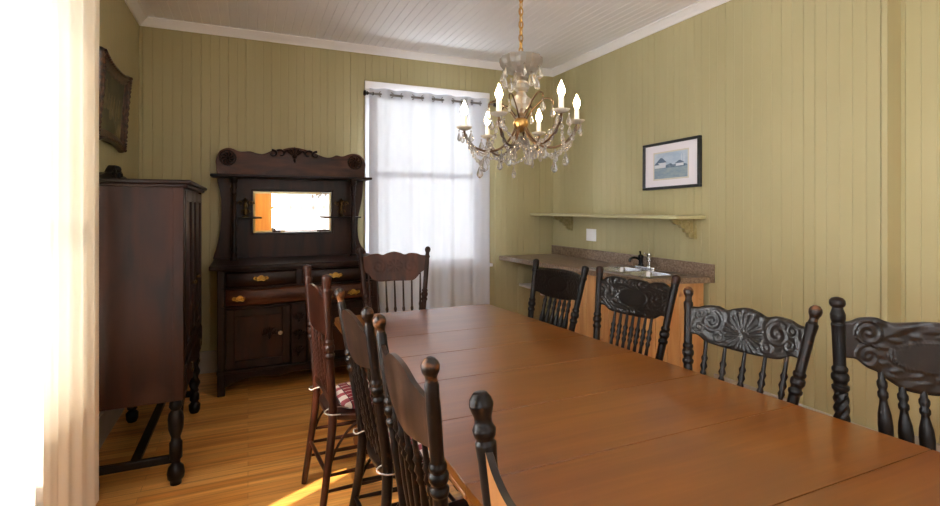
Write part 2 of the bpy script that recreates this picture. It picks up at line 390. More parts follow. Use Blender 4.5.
# windows: casing, jambs, two sashes, panes
def window(name, axis, c, h, out, casing=.1, sill=True, mat='white', midz=None):
    """out = direction (+1/-1) away from the room along the wall's normal axis"""
    root = empty(name, kind='structure')
    u0, u1, z0, z1 = h
    def B(m, ua, ub, na, nb, za, zb):
        na, nb = c + out * na, c + out * nb
        if axis == 'x': m.box(ua, ub, min(na, nb), max(na, nb), za, zb)
        else: m.box(min(na, nb), max(na, nb), ua, ub, za, zb)
    m = MB()
    B(m, u0 - casing, u0, -.02, 0, z0 - .02, z1 + .0); B(m, u1, u1 + casing, -.02, 0, z0 - .02, z1 + .0)
    B(m, u0 - casing, u1 + casing, -.024, 0, z1, z1 + .09)
    B(m, u0 - casing, u1 + casing, -.02, 0, z0 - .13, z0 - .035)
    m.build('casing', M[mat], root, bevel=.004)
    m = MB(); B(m, u0 - casing - .02, u1 + casing + .02, -.06, .06, z0 - .035, z0); m.build('sill', M[mat], root, bevel=.006)
    m = MB(); B(m, u0 - .02, u0, 0, .15, z0, z1); B(m, u1, u1 + .02, 0, .15, z0, z1); B(m, u0, u1, 0, .15, z1, z1 + .02); B(m, u0, u1, .06, .15, z0 - .03, z0 - .0)
    m.build('jamb', M[mat], root)
    zm = midz or (z0 + z1) / 2
    for za, zb, n0 in ((z0, zm + .02, .05), (zm - .02, z1, .09)):
        m = MB(); w = .05
        B(m, u0, u0 + w, n0, n0 + .035, za, zb); B(m, u1 - w, u1, n0, n0 + .035, za, zb)
        B(m, u0 + w, u1 - w, n0, n0 + .035, za, za + w); B(m, u0 + w, u1 - w, n0, n0 + .035, zb - w, zb)
        sa = m.build('sash', M[mat], root, bevel=.003)
        m = MB(); B(m, u0 + w, u1 - w, n0 + .015, n0 + .019, za + w, zb - w); m.build('pane', M['pane'], sa)
    return root
window('window_1', 'x', YB, WB, 1, midz=1.78)
window('window_2', 'y', XL, WL, -1)
window('fill_window', 'y', XL, WL_FILL, -1)  # out of view, added to bring more daylight in from the left
window('window_4', 'x', YF, WF, -1, casing=.34, mat='orange')

# ------------------------------------------------------------------ curtains
def curtain(name, axis, c, u0, u1, z0, z1, waves, amp, mat, label, group, rings=True, seed=1, lean=0, phase=0, slant=0):
    rnd = random.Random(seed); ph = [rnd.uniform(0, 6.28) for _ in range(4)]
    n = waves * 16
    def off(t, z):
        k = min(1, (z1 - z) / .5)
        a = amp * math.sin(2 * PI * waves * t + phase)
        b = amp * (.75 * math.sin(2 * PI * waves * (t + .018 * math.sin(5 * t + ph[0])) + phase + .5 * k * math.sin(9 * t + ph[1])) + .35 * math.sin(2 * PI * waves * 1.9 * t + ph[2]))
        return a * (1 - k) + b * k + lean * (z1 - z) / (z1 - z0) + slant * t
    def P(t, v):
        z = z0 + (z1 - z0) * v; u = u0 + (u1 - u0) * t
        return (u, c + off(t, z), z) if axis == 'x' else (c + off(t, z), u, z)
    m = MB(); m.grid(n, 40, P)
    o = m.build(name, M[mat], smooth=80); tag(o, label, 'curtain', group)
    if rings:
        for i in range(2 * waves):
            t = (i + (0.5 if phase == PI / 2 else 0)) / (2 * waves)
            t = (i + .02) / (2 * waves)
            if i == 0: continue
            z = z1 - .055; u = u0 + (u1 - u0) * t
            m = MB()
            d = math.copysign(1, math.cos(2 * PI * waves * t + phase))
            if axis == 'x': m.torus((u, c, z), (1, .9 * d, 0), .024, .0045, 18, 6)
            else: m.torus((c, u, z), (.9 * d, 1, 0), .024, .0045, 18, 6)
            m.build('grommet', M['rodm'], o)
    return o
def rod(name, axis, c, u0, u1, z, wallc, label):
    root = empty(name, (u0, c, z) if axis == 'x' else (c, u0, z), label=label, cat='curtain rod')
    L = u1 - u0
    def V(u, n, dz): return (u, n, dz) if axis == 'x' else (n, u, dz)
    m = MB(); m.sweep([V(0, 0, 0), V(L, 0, 0)], .011, 12); m.build('rod', M['rodm'], root)
    for u, d in ((0, -1), (L, 1)):
        m = MB(); m.lathe(V(u, 0, 0), V(u + d * .05, 0, 0), [(0, .012), (.2, .02), (.3, .02), (.35, .012), (.5, .024), (.75, .03), (.95, .02), (1, .004)], 12); m.build('finial', M['iron'], root)
    for u in (.045, L - .045):
        m = MB(); m.bar(V(u, 0, 0), V(u, wallc - c, 0), .012, .02); m.box(*[x for p in zip(V(u - .015, wallc - c - .004 if wallc < c else wallc - c - .004, -.04), V(u + .015, wallc - c + .004, .04)) for x in p])
        m.torus(V(u, 0, 0), V(1, 0, 0), .014, .005, 14, 6)
        m.build('bracket', M['iron'], root)
    return root
curtain('curtain', 'x', YB - .105, 1.075, 2.365, .28, 2.605, 6, .028, 'sheerback', 'white sheer grommet curtain over the back window behind the end chair', 'white sheer curtains', seed=4)
rod('curtain_rod', 'x', YB - .105, 1.065, 2.41, 2.55, YB - .026, 'metal curtain rod with round finials above the back window')
curtain('curtain', 'y', -.632, .45, 2.14, .03, 2.62, 7, .024, 'sheer', 'bright white sheer curtain panel at the left edge of the picture', 'white sheer curtains', seed=2, rings=False)
curtain('curtain', 'y', -.695, 2.195, 2.945, .03, 2.62, 5, .014, 'sheer2', 'cream curtain panel with soft folds in front of the tall dark cabinet', 'white sheer curtains', seed=9, rings=False, slant=.04)
rod('curtain_rod', 'y', -.66, .45, 2.92, 2.56, XL + .0, 'metal curtain rod carrying the curtains of the left window')
curtain('curtain', 'x', YF + .09, .52, 1.95, .1, 2.0, 6, .025, 'sheerfront', 'white sheer curtain seen only in the sideboard mirror', 'white sheer curtains', seed=5)
rod('curtain_rod', 'x', YF + .09, .40, 2.1, 1.95, YF + .026, 'curtain rod seen only along the top of the sideboard mirror')

# ------------------------------------------------------------------ dining table
TT = .75
def tx(y): return 1.588 + (3.265 - y) * .0815
cuts = [3.268, 2.628, 2.256, 1.897, 1.531, 1.157, .787, .157]
tb = empty('dining_table', (1.1, 1.71, 0), label='long orange-brown wooden extension dining table with visible leaf seams', cat='table')
def L_(x, y, z): return (x - 1.1, y - 1.71, z)
for i, (a, b) in enumerate(zip(cuts, cuts[1:])):
    y1, y0 = a - .0016, b + .0016
    x0 = .497
    poly = [(x0, y0), (tx(y0), y0), (tx(y1), y1), (x0, y1)]
    r = .035
    if i == 0: poly = [(x0, y0), (tx(y0), y0), (tx(y1), y1 - r), (tx(y1) - r * .3, y1 - r * .3), (tx(y1) - r, y1), (x0 + r, y1), (x0 + r * .3, y1 - r * .3), (x0, y1 - r)]
    if i == 6: poly = [(x0, y0 + r), (x0 + r * .3, y0 + r * .3), (x0 + r, y0), (tx(y0) - r, y0), (tx(y0) - r * .3, y0 + r * .3), (tx(y0), y0 + r), (tx(y1), y1), (x0, y1)]
    m = MB(); m.prism(poly, lambda p, q: L_(p, q, TT - .026), lambda p, q: L_(p, q, TT))
    leaf = m.build('leaf' if 0 < i < 6 else 'tabletop', M['table'], tb, bevel=.0016, seg=2, smooth=30)
    # moulded lower edge along both long sides
    for p_, q_ in (((x0 + .012, y0 + .004), (x0 + .012, y1 - .004)), ((tx(y0) - .012, y0 + .004), (tx(y1) - .012, y1 - .004))):
        m = MB(); m.bar(L_(*p_, TT - .036), L_(*q_, TT - .036), .022, .02); m.build('edge_moulding', M['tableedge'], leaf, bevel=.006)
m = MB()
for (xa, ya, xb, yb) in ((.57, .25, .57, 3.18), (1.55, .25, 1.55, 3.18), (.57, .25, 1.55, .25), (.57, 3.18, 1.55, 3.18)):
    m.bar(L_(xa, ya, TT - .085), L_(xb, yb, TT - .085), .022, .09)
m.build('apron', M['table'], tb, bevel=.002)
for x, y in ((.64, .24), (1.6, .24), (.62, 3.1), (1.5, 3.1), (1.06, 1.71)):
    m = MB(); m.lathe(L_(x, y, TT - .04), L_(x, y, 0), [(0, .045), (.18, .045), (.19, .036), (.22, .046), (.26, .036), (.34, .05), (.5, .058), (.66, .042), (.72, .034), (.75, .046), (.8, .046), (.84, .03), (.93, .026), (.95, .034), (1, .03)], 18)
    m.build('leg', M['table'], tb)

# ------------------------------------------------------------------ pressed-back chairs
def spiral(x, z, cx, cz, R, turn=1):
    dx, dz = x - cx, z - cz; r = math.hypot(dx, dz)
    if r > R: return 0
    th = math.atan2(dz, dx * turn)
    return (.5 + .5 * math.cos(th + 2 * PI * 1.7 * (r / R))) * min(1, (R - r) / (R * .15)) * (.6 + .4 * r / R)
def rel_fan(x, z, sx, sz):     # shell fan in the middle, scrolls at both sides
    r = math.hypot(x, (z + .02) * .9); th = math.atan2(x, z + .02)
    v = 0
    if r < .085: v = max(v, (.5 + .5 * math.cos(21 * th)) * min(1, r / .02) * min(1, (.085 - r) / .012))
    for s in (-1, 1):
        v = max(v, spiral(x, z, s * .135, .012, .05, s), spiral(x, z, s * .185, -.02, .03, -s), spiral(x, z, s * .1, -.045, .028, s), .8 * spiral(x, z, s * .19, .035, .026, s))
    if v < .05 and abs(sx) < .97: v = .28 + .28 * math.sin(150 * math.hypot(abs(x) - .15, z) + 4 * math.atan2(z, abs(x) - .15))
    return v
def rel_leaf(x, z, sx, sz):
    v = .5 + .5 * math.sin(120 * x + 9 * math.sin(60 * z)) * math.cos(130 * z + 5 * math.sin(40 * x))
    e = min(1, max(0, (1 - abs(sx)) / .08)) * min(1, max(0, (1 - abs(2 * sz - 1)) / .15))
    o = math.hypot(x / .085, z / .042)
    if o < 1: v = .9 * (1 - .5 * o) + .1 * v
    elif o < 1.2: v = .1
    for s in (-1, 1): v = max(v, spiral(x, z, s * .155, .01, .05, s))
    return v * e
def rel_oval(x, z, sx, sz):    # beaded oval cartouche, paired scrolls at the ends
    a, b = .128, .052
    z0 = z - .003; o = math.hypot(x / a, z0 / b); th = math.atan2(z0 / b, x / a)
    for s in (-1, 1):
        for cz, t in ((.078, s), (-.002, -s)):
            r = math.hypot(x - s * .19, z - cz)
            if r < .043 and o > 1.3: return max(spiral(x, z, s * .19, cz, .043, t), .9 if .036 < r < .041 else 0)
    if o < .9: return .45
    if o < 1.04: return .95 * (.55 + .45 * math.cos(70 * th))
    if o < 1.1: return 0
    if o < 1.55: return .15 + .85 * max(0, math.cos(15 * th)) ** .6 * math.sin(PI * (o - 1.1) / .45)
    return (.45 + .45 * math.sin(60 * x + 90 * z)) * min(1, max(0, (1 - abs(sx)) / .06)) * (1 if abs(x) < .2 else 0)
def rel_soft(x, z, sx, sz):
    v = 0
    for s in (-1, 1): v = max(v, .8 * spiral(x, z, s * .12, 0, .055, s))
    o = math.hypot(x / .06, z / .045)
    if o < 1: v = max(v, .8 * (.5 + .5 * math.cos(9 * math.atan2(z, x))) * min(1, o * 3))
    return v
def rel_none(x, z, sx, sz): return 0

CP = {}
def knob_profile(H, kind):
    """radius along height, from the seat up to the knob"""
    if kind == 'cap':   # small rounded cap over a long neck
        top = [(H - .085, .0185), (H - .08, .0222), (H - .07, .0222), (H - .065, .0185), (H - .05, .0195), (H - .02, .0228), (H - .008, .0212), (H - .002, .013), (H, .004)]
    elif kind == 'ball':
        top = [(H - .085, .016), (H - .08, .0205), (H - .07, .0205), (H - .065, .016), (H - .05, .014), (H - .042, .0165), (H - .034, .021), (H - .02, .0228), (H - .01, .019), (H - .006, .0135), (H - .002, .0125), (H, .004)]
    elif kind == 'double':
        top = [(H - .105, .0175), (H - .1, .02), (H - .09, .02), (H - .085, .015), (H - .078, .0205), (H - .066, .0225), (H - .056, .0165), (H - .045, .0165), (H - .035, .02), (H - .022, .0235), (H - .01, .02), (H - .005, .0165), (H, .012)]
    else:               # mushroom cap over a bell
        top = [(H - .105, .0185), (H - .1, .0215), (H - .092, .0215), (H - .088, .0185), (H - .075, .0225), (H - .06, .023), (H - .045, .018), (H - .036, .0155), (H - .032, .021), (H - .024, .0245), (H - .012, .0235), (H - .004, .017), (H, .005)]
    return top
SPD = {'bead': [(0, .007), (.1, .011), (.3, .013), (.5, .0105), (.62, .0075), (.66, .013), (.69, .008), (.73, .015), (.77, .009), (.81, .014), (.84, .008), (.9, .0075), (1, .0065)],
       'bulb': [(0, .008), (.05, .013), (.2, .0165), (.35, .0135), (.55, .009), (.58, .0135), (.61, .0095), (.65, .0145), (.68, .0095), (.72, .0135), (.75, .009), (.9, .0085), (1, .008)],
       'bulge': [(0, .009), (.1, .010), (.3, .0125), (.5, .0165), (.6, .0175), (.68, .0155), (.76, .010), (.79, .0088), (.81, .0125), (.84, .0125), (.86, .0088), (.89, .0125), (.92, .0125), (.94, .0085), (1, .008)],
       'many': [(0, .006)] + [(k / 24, .0115 if k % 2 else .0068) for k in range(2, 23)] + [(1, .006)],
       'thin': [(0, .0055), (.15, .006), (.42, .0085), (.46, .0115), (.5, .008), (.54, .0115), (.58, .0075), (.85, .0062), (1, .0055)]}
def chair(cx, cy, rz, label, H=1.09, w=.485, zs=.46, lean=.12, crest=(.87, 1.0), top=None, bot=None, relief=rel_soft, n_sp=6, sp_w=.15, sp='bead', knob='cap',
          post='black', board='black', spm=None, knobm=None, twist=False, lowrail=.0, bow=.02, r0=.0198, foot=.30, ws=.178, backmat=None, spr=1, kr=1, spo=0, band=.83):
    """(cx,cy) = midpoint between the two post tops; local +Y faces forward"""
    yt = -.18 - lean
    R = Matrix.Rotation(rz, 3, 'Z'); d = R @ Vector((0, yt, 0))
    root = empty('dining_chair', (cx - d.x, cy - d.y, 0), rz, label=label, cat='chair', group='pressed-back dining chairs around the table')
    P = M[post]; spm = M[spm or post]; knobm = M[knobm] if knobm else P
    def px(z):       # half-spacing of the posts at height z
        return lerp([(0, .2), (zs, ws), (H, w / 2)], z)
    def py(z):
        return slerp([(0, -foot), (zs * .45, -.21), (zs, -.18), (zs + .2, -.185 - lean * .22), (H, yt)], z)
    kp = [(a, b * kr) for a, b in knob_profile(H, knob)]
    def rad(z):
        tab = [(0, .0135), (.03, .0155), (zs - .02, r0), (zs + .04, r0), (band - .075, r0 * .93), (band - .07, r0 * 1.2), (band - .058, r0 * 1.2), (band - .053, r0 * .9), (band - .045, r0 * .95), (band - .035, r0 * 1.25), (band - .02, r0 * 1.25), (band - .012, r0 * .9), (band - .006, r0 * 1.12), (band + .004, r0 * 1.12), (band + .009, r0 * .86)] + [(kp[0][0] - .03, r0 * .92)] + kp
        return lerp(tab, z)
    zz = [i * (.006 if twist else .03) for i in range(int((band - .09) / (.006 if twist else .03)))]
    z = band - .085
    while z < band + .02: zz.append(z); z += .0045
    while z < kp[0][0] - .01: zz.append(z); z += .03
    while z < H: zz.append(z); z += .0035
    zz.append(H - .0003); zz = sorted(set(zz))
    zk = H - .045 if knob in ('cap', 'mush') else H - .06
    for s in (-1, 1):
        for part in ('post', 'finial'):
            ids = [z for z in zz if (z <= zk + .004 if part == 'post' else z >= zk)]
            m = MB()
            tw = None
            if twist and part == 'post':
                tw = lambda i, ph: 1 + (.2 * math.cos(4 * ph - ids[i] * 190) if .6 < ids[i] < band - .08 else 0)
            m.sweep([(s * px(z), py(z), z) for z in (ids if not (twist and part == 'post') else ids)], [rad(z) for z in ids], 32 if tw else 16, tw=tw)
            o = m.build(part if part == 'finial' else 'back_post', P if part == 'post' else knobm, root, smooth=50)
            if part == 'post': pp = o
            else: o.parent = pp
    # crest rail: a bowed board with pressed relief on its front
    zb0, zt0 = crest
    top = top or [(-1, 0), (-.5, .01), (0, .02), (.5, .01), (1, 0)]
    bot = bot or [(-1, 0), (-.5, -.01), (0, -.02), (.5, -.01), (1, 0)]
    def crestp(u, v, front):
        sx = 2 * u - 1
        zt = zt0 + slerp(top, sx); zb = zb0 + slerp(bot, sx); z = zb + (zt - zb) * v
        hw = px(z) - r0 * .55
        x = sx * hw; zm = (zb0 + zt0) / 2
        y = py(z) - bow * (1 - sx * sx)
        if not front: return (x, y - .0085, z)
        e = min(1, (1 - abs(2 * v - 1)) / .1)
        rr = relief(x, z - zm - (top[len(top) // 2][1] + bot[len(bot) // 2][1]) / 2, sx, v)
        return (x, y + .0085 + .0045 * rr * e - .003 * (1 - e), z)
    nu, nv = (120, 44) if relief is not rel_none else (48, 14)
    m = MB(); m.grid(nu, nv, lambda u, v: crestp(u, v, True), lambda u, v: crestp(u, v, False))
    co_ = m.build('crest_rail', [M[board], M[backmat or board]], root, smooth=50)
    if backmat:
        for pi in range(nu * nv, 2 * nu * nv): co_.data.polygons[pi].material_index = 1
    # seat: bowed-front board
    def seatpt(a):
        c_, s_ = math.cos(a), math.sin(a); k = (abs(c_) ** 3.2 + abs(s_) ** 3.2) ** (-1 / 3.2)
        x, y = c_ * k, s_ * k
        return (x * (.205 + .012 * y), y * .205 + .01)
    poly = [seatpt(2 * PI * i / 40) for i in range(40)]
    m = MB(); m.prism(poly, lambda a, b: (a * .96, b * .96, zs - .035), lambda a, b: (a, b, zs)); m.build('seat', P, root, bevel=.008, seg=3)
    # spindles from the seat (or a low rail) up into the crest
    zlo = zs + lowrail
    if lowrail:
        def rl(u, v, f):
            x = (2 * u - 1) * px(zlo); z = zlo - .03 + .035 * v + .012 * math.cos((2 * u - 1) * 3)
            return (x, py(zlo) - bow * .5 * (1 - (2 * u - 1) ** 2) + (.009 if f else -.009), z)
        m = MB(); m.grid(20, 3, lambda u, v: rl(u, v, 1), lambda u, v: rl(u, v, 0)); m.build('lower_rail', M[board], root, bevel=.003)
    for i in range(n_sp):
        t = 2 * i / (n_sp - 1) - 1
        x1 = t * sp_w + spo; x0 = x1 * .9; sx = x1 / (px(zb0) - r0 * .55)
        z1 = zb0 + slerp(bot, sx) + .012
        p = Vector((x0, py(zlo) + (.012 if not lowrail else -bow * .4 * (1 - t * t)), zlo - .004)); q = Vector((x1, py(z1) - bow * (1 - sx * sx), z1))
        m = MB(); m.lathe(p, q, [(t_, r_ * spr) for t_, r_ in SPD[sp]], 10); m.build('spindle', spm, root, smooth=60)
    # front legs and rungs
    fl = [(0, .018), (.1, .019), (.14, .014), (.17, .021), (.2, .014), (.3, .02), (.45, .0225), (.6, .017), (.64, .021), (.67, .014), (.72, .018), (.9, .0135), (1, .012)]
    for s in (-1, 1):
        m = MB(); m.lathe((s * .165, .165, zs - .03), (s * .19, .2, 0), fl, 12); m.build('front_leg', P, root, smooth=60)
        for zr in (.13, .2, .27):
            k = 1 - zr / zs
            m = MB(); m.lathe((s * px(zr), py(zr), zr + .012), (s * (.165 + .025 * k), .165 + .035 * k, zr), [(0, .007), (.2, .0085), (.5, .011), (.8, .0085), (1, .007)], 8); m.build('side_rung', P, root, smooth=60)
        m = MB()
        m.sweep(smooth_poly([(s * px(.2), py(.2), .2), (s * .19, -.17, .32), (s * .188, -.1, .41), (s * .186, -.02, zs - .03)], 5, False), .0065, 8); m.build('brace', P, root)
    for zr in (.17, .26):
        k = 1 - zr / zs; xx = .165 + .025 * k; yy = .165 + .035 * k
        m = MB(); m.lathe((-xx, yy, zr), (xx, yy, zr), [(0, .007), (.2, .009), (.42, .009), (.45, .013), (.55, .013), (.58, .009), (.8, .009), (1, .007)], 8); m.build('front_rung', P, root, smooth=60)
    m = MB(); m.lathe((-px(.22), py(.22), .22), (px(.22), py(.22), .22), [(0, .008), (.5, .011), (1, .008)], 8); m.build('back_rung', P, root, smooth=60)
    return root

def D(a): return math.radians(a)
def chair2(p, q, **k):
    """p, q = the post tops (local -X side, local +X side) on the floor plan"""
    c = ((p[0] + q[0]) / 2, (p[1] + q[1]) / 2); rz = math.atan2(q[1] - p[1], q[0] - p[0])
    return chair(c[0], c[1], rz, w=math.hypot(q[0] - p[0], q[1] - p[1]), **k)
WAVE = [(-1, 0), (-.86, .002), (-.72, .014), (-.5, .018), (-.34, .008), (-.2, .02), (0, .03), (.2, .02), (.34, .008), (.5, .018), (.72, .014), (.86, .002), (1, 0)]
WAVEB = [(-1, .01), (-.85, .012), (-.7, -.008), (-.5, -.016), (0, -.02), (.5, -.016), (.7, -.008), (.85, .012), (1, .01)]
SCAL = [(-1, -.012), (-.93, .0), (-.75, .018), (-.5, .014), (-.36, .004), (-.28, .012), (0, .018), (.2, .014), (.27, .004), (.36, .014), (.6, .02), (.8, .012), (.92, -.004), (1, -.012)]
# right row, far to near
chair2((1.845, 2.472), (1.795, 2.954), label='black chair on the far right of the table, in front of the open counter end', H=1.095, crest=(.885, 1.028), top=[(-1, 0), (-.8, .01), (-.4, .018), (0, .02), (.4, .018), (.8, .01), (1, 0)], bot=[(-1, 0), (-.8, .0), (-.6, -.012), (0, -.02), (.6, -.012), (.8, 0), (1, 0)], relief=rel_leaf, n_sp=6, sp_w=.118, spo=-.018, sp='bulge', knobm='blackrub', board='press')
chair2((1.992, 1.917), (1.888, 2.397), label='dark chair in front of the sink, its wavy crest covered in pressed leaves', H=1.1, crest=(.875, 1.032), top=SCAL, bot=WAVEB, relief=rel_leaf, n_sp=7, sp_w=.118, spo=-.008, sp='bead', post='blackrub', board='press', knobm='brownch')
chair2((1.913, 1.18), (1.837, 1.70), label='black chair with a shell fan pressed in its crest and round brown knobs', H=1.083, crest=(.872, .998), top=WAVE, bot=WAVEB, relief=rel_fan, n_sp=5, sp_w=.165, sp='bead', knob='ball', knobm='knob', post='blackrub', board='press', spo=-.012)
chair2((2.275, .71), (1.853, 1.077), label='nearest right chair with an oval cartouche crest and rope-twisted posts', H=1.135, crest=(.88, 1.045), top=[(-1, .006), (-.9, .008), (-.8, .02), (-.62, .024), (-.5, .012), (-.42, .008), (0, .016), (.42, .008), (.5, .012), (.62, .024), (.8, .02), (.9, .008), (1, .006)],
       bot=[(-1, .05), (-.86, .046), (-.74, .02), (-.62, .006), (-.5, -.02), (-.3, -.05), (0, -.058), (.3, -.05), (.5, -.02), (.62, .006), (.74, .02), (.86, .046), (1, .05)], relief=rel_oval, n_sp=6, sp_w=.15, sp='bulge', spr=1.25, ws=.262, lean=.02, knob='mush', knobm='blackrub', twist=True, r0=.0215, band=.89, board='press')
# end chair
chair2((1.245, 3.615), (.742, 3.685), label='brown chair at the far end of the table, before the curtained window', H=1.15, crest=(.905, 1.085), top=WAVE, bot=[(-1, .075), (-.85, .05), (-.75, .02), (-.62, .0), (0, -.002), (.62, 0), (.75, .02), (.85, .05), (1, .075)], relief=rel_soft, n_sp=7, sp_w=.19, sp='thin', knob='ball', board='oakbrown', post='brownch', bow=.03, spm='brownch')
# left row (backs to the camera), far to near
LW = [(-1, -.01), (-.8, .004), (-.5, .03), (0, .045), (.5, .03), (.8, .004), (1, -.01)]
LA = chair2((.286, 2.79), (.323, 2.34), label='reddish-brown chair with a plaid cushion, nearest the sideboard', H=1.14, crest=(.855, 1.01), top=[(-1, .01), (-.8, .02), (-.4, .05), (0, .055), (.4, .05), (.8, .02), (1, .01)], bot=[(-1, 0), (0, -.005), (1, 0)], relief=rel_none, n_sp=7, sp_w=.17, sp='many', board='redch', post='redch', knobm='redch', lowrail=.1, zs=.475, bow=.015, lean=.04, spr=.9, foot=.24)
LB = chair2((.352, 2.186), (.372, 1.727), label='dark chair with a plaid cushion, second from the sideboard in the left row', H=1.1, crest=(.875, 1.0), top=LW, bot=[(-1, 0), (-.5, -.02), (0, -.03), (.5, -.02), (1, 0)], relief=rel_none, n_sp=5, sp_w=.14, sp='many', knob='ball', knobm='knob', post='blackrub', board='wornbrown', zs=.475, bow=.015, lean=.09, spr=.85, foot=.27)
LC = chair2((.382, 1.598), (.379, 1.09), label='dark chair with a large plain brown back board, closest full chair on the left', H=1.1, crest=(.875, .99), top=[(-1, .02), (-.8, .008), (-.55, .01), (-.3, .035), (0, .045), (.3, .04), (.6, .015), (.85, .004), (1, .002)], bot=[(-1, .02), (-.7, -.0), (0, -.04), (.7, -.02), (1, -.005)], relief=rel_none, n_sp=5, sp_w=.15, sp='bead', knob='ball', knobm='knob', post='blackrub', board='wornbrown', zs=.475, bow=.015, lean=.07, foot=.26)
LD = chair2((.392, .845), (.392, .36), label='chair cut off by the bottom edge, a double-turned knob and tan crest showing', H=1.1, crest=(.86, .985), top=[(-1, .02), (-.8, -.002), (-.45, -.014), (0, .0), (.45, -.014), (.8, -.002), (1, .02)], bot=[(-1, 0), (0, -.03), (1, 0)], relief=rel_none, n_sp=5, sp_w=.15, sp='bead', knob='double', knobm='blackrub', post='blackrub', board='press', backmat='tan', zs=.475, bow=.026, lean=.05, foot=.25)
def cushion(ch, label):
    zs = .475
    def P(a, k, z):
        c_, s_ = math.cos(a), math.sin(a); e = (abs(c_) ** 4 + abs(s_) ** 4) ** (-.25)
        return (c_ * e * .175 * k, s_ * e * .16 * k + .035, z)
    prof = [(.86, zs + .002), (.97, zs + .008), (1.0, zs + .018), (.97, zs + .028), (.85, zs + .037), (.6, zs + .043), (.3, zs + .041), (.02, zs + .038)]
    m = MB(); n = 40; vs = [P(2 * PI * i / n, k, z) for k, z in prof for i in range(n)]
    m.add(vs, [(j * n + i, j * n + (i + 1) % n, (j + 1) * n + (i + 1) % n, (j + 1) * n + i) for j in range(len(prof) - 1) for i in range(n)] + [tuple(reversed(range(n))), tuple((len(prof) - 1) * n + i for i in range(n))])
    o = m.build('seat_cushion', M['plaid'], smooth=60); o.location = ch.location; o.rotation_euler = ch.rotation_euler
    tag(o, label, 'cushion', 'plaid seat cushions')
    for s in (-1, 1):
        m = MB(); m.sweep(smooth_poly([(s * .15, -.10, zs + .014), (s * .155, -.14, zs + .03), (s * .152, -.185, zs + .03), (s * .158, -.212, zs + .022), (s * .19, -.216, zs + .024), (s * .21, -.19, zs + .02), (s * .2, -.15, zs + .012)], 5, False), .003, 8)
        m.build('tie', M['tie'], o)
cushion(LA, 'red and white plaid cushion tied on the reddish chair nearest the sideboard')
cushion(LB, 'red and white plaid cushion tied on the second chair of the left row')

# ------------------------------------------------------------------ sideboard with mirror
SB = empty('sideboard', (.40, 4.6, 0), label='tall dark carved sideboard with a mirror against the back wall', cat='sideboard')
def s_(x, y, z): return (x - .40, y - 4.6, z)
X0, X1, YFs = -.215, 1.02, 4.28
def bow(x):     # serpentine front line of the upper drawers and the top
    t = (x - X0) / (X1 - X0); t = min(max(t, 0), 1)
    return YFs - .035 * (math.sin(2 * PI * t) ** 2) - .008
m = MB()
m.box(*[v for p in zip(s_(X0 + .02, 4.32, .15), s_(X1 - .02, 4.90, .955)) for v in p])
m.build('carcass', M['dark'], SB, bevel=.002)
m = MB()
for xa, xb in ((X0, X0 + .055), (X1 - .055, X1)):
    for ya, yb in ((4.275, 4.335), (4.85, 4.905)):
        m = MB(); m.box(*[v for p in zip(s_(xa, ya, .0), s_(xb, yb, .955)) for v in p]); m.build('corner_post', M['darkz'], SB, bevel=.005)
for xa, xb in ((X0 + .004, X0 + .024), (X1 - .024, X1 - .004)):
    m = MB(); m.box(*[v for p in zip(s_(xa, 4.33, .14), s_(xb, 4.85, .955)) for v in p]); m.build('side_panel', M['darkz'], SB)
# top slab, serpentine
n = 48; xs = [X0 - .055 + (X1 - X0 + .11) * i / n for i in range(n + 1)]
poly = [(x, bow(x) - .035) for x in xs] + [(X1 + .055, 4.925), (X0 - .055, 4.925)]
m = MB(); m.prism(poly, lambda a, b: s_(a, b, .965), lambda a, b: s_(a, b, 1.0)); m.build('top_slab', M['dark'], SB, bevel=.008, seg=3)
m = MB(); m.prism([(x, bow(x) - .012) for x in xs[2:-2]] + [(X1, 4.9), (X0, 4.9)], lambda a, b: s_(a, b, .95), lambda a, b: s_(a, b, .966)); m.build('top_moulding', M['dark'], SB, bevel=.004)
def handle(par, x, y, z, sc=1):
    m = MB()
    pl = smooth_poly([(-.055, 0), (-.045, .016), (-.025, .012), (-.012, .022), (0, .026), (.012, .022), (.025, .012), (.045, .016), (.055, 0), (.04, -.012), (.02, -.008), (0, -.018), (-.02, -.008), (-.04, -.012)], 4)
    m.prism(pl, lambda a, b: s_(x + a * sc, y, z + b * sc), lambda a, b: s_(x + a * sc, y - .004, z + b * sc))
    m.sweep(smooth_poly([s_(x - .036 * sc, y - .004, z + .004), s_(x - .036 * sc, y - .018, z + .004), s_(x - .022 * sc, y - .022, z - .014 * sc), s_(x, y - .022, z - .008 * sc), s_(x + .022 * sc, y - .022, z - .014 * sc), s_(x + .036 * sc, y - .018, z + .004), s_(x + .036 * sc, y - .004, z + .004)], 5, False), .0042, 8)
    for q in (-1, 1): m.ball(s_(x + q * .036 * sc, y - .012, z + .004), .008, 8, 5)
    return m.build('handle', M['brass'], par)
def drawer(x0, x1, z0, z1, mat):
    def f(u, v):
        x = x0 + (x1 - x0) * u; z = z0 + (z1 - z0) * v
        bul = .014 * math.sin(PI * v)
        e = min(1, min(u * (x1 - x0), (1 - u) * (x1 - x0), v * (z1 - z0), (1 - v) * (z1 - z0)) / .008)
        return s_(x, bow(x) - .002 - bul - .008 * e, z)
    m = MB(); m.grid(40, 12, f, lambda u, v: s_(x0 + (x1 - x0) * u, 4.31, z0 + (z1 - z0) * v))
    return m.build('drawer', M[mat], SB, smooth=30)
mid = .375
d = drawer(X0 + .06, mid - .02, .832, .945, 'dark'); handle(d, .092, bow(.092) - .024, .896)
d = drawer(mid + .02, X1 - .06, .832, .945, 'dark'); handle(d, .655, bow(.655) - .024, .89)
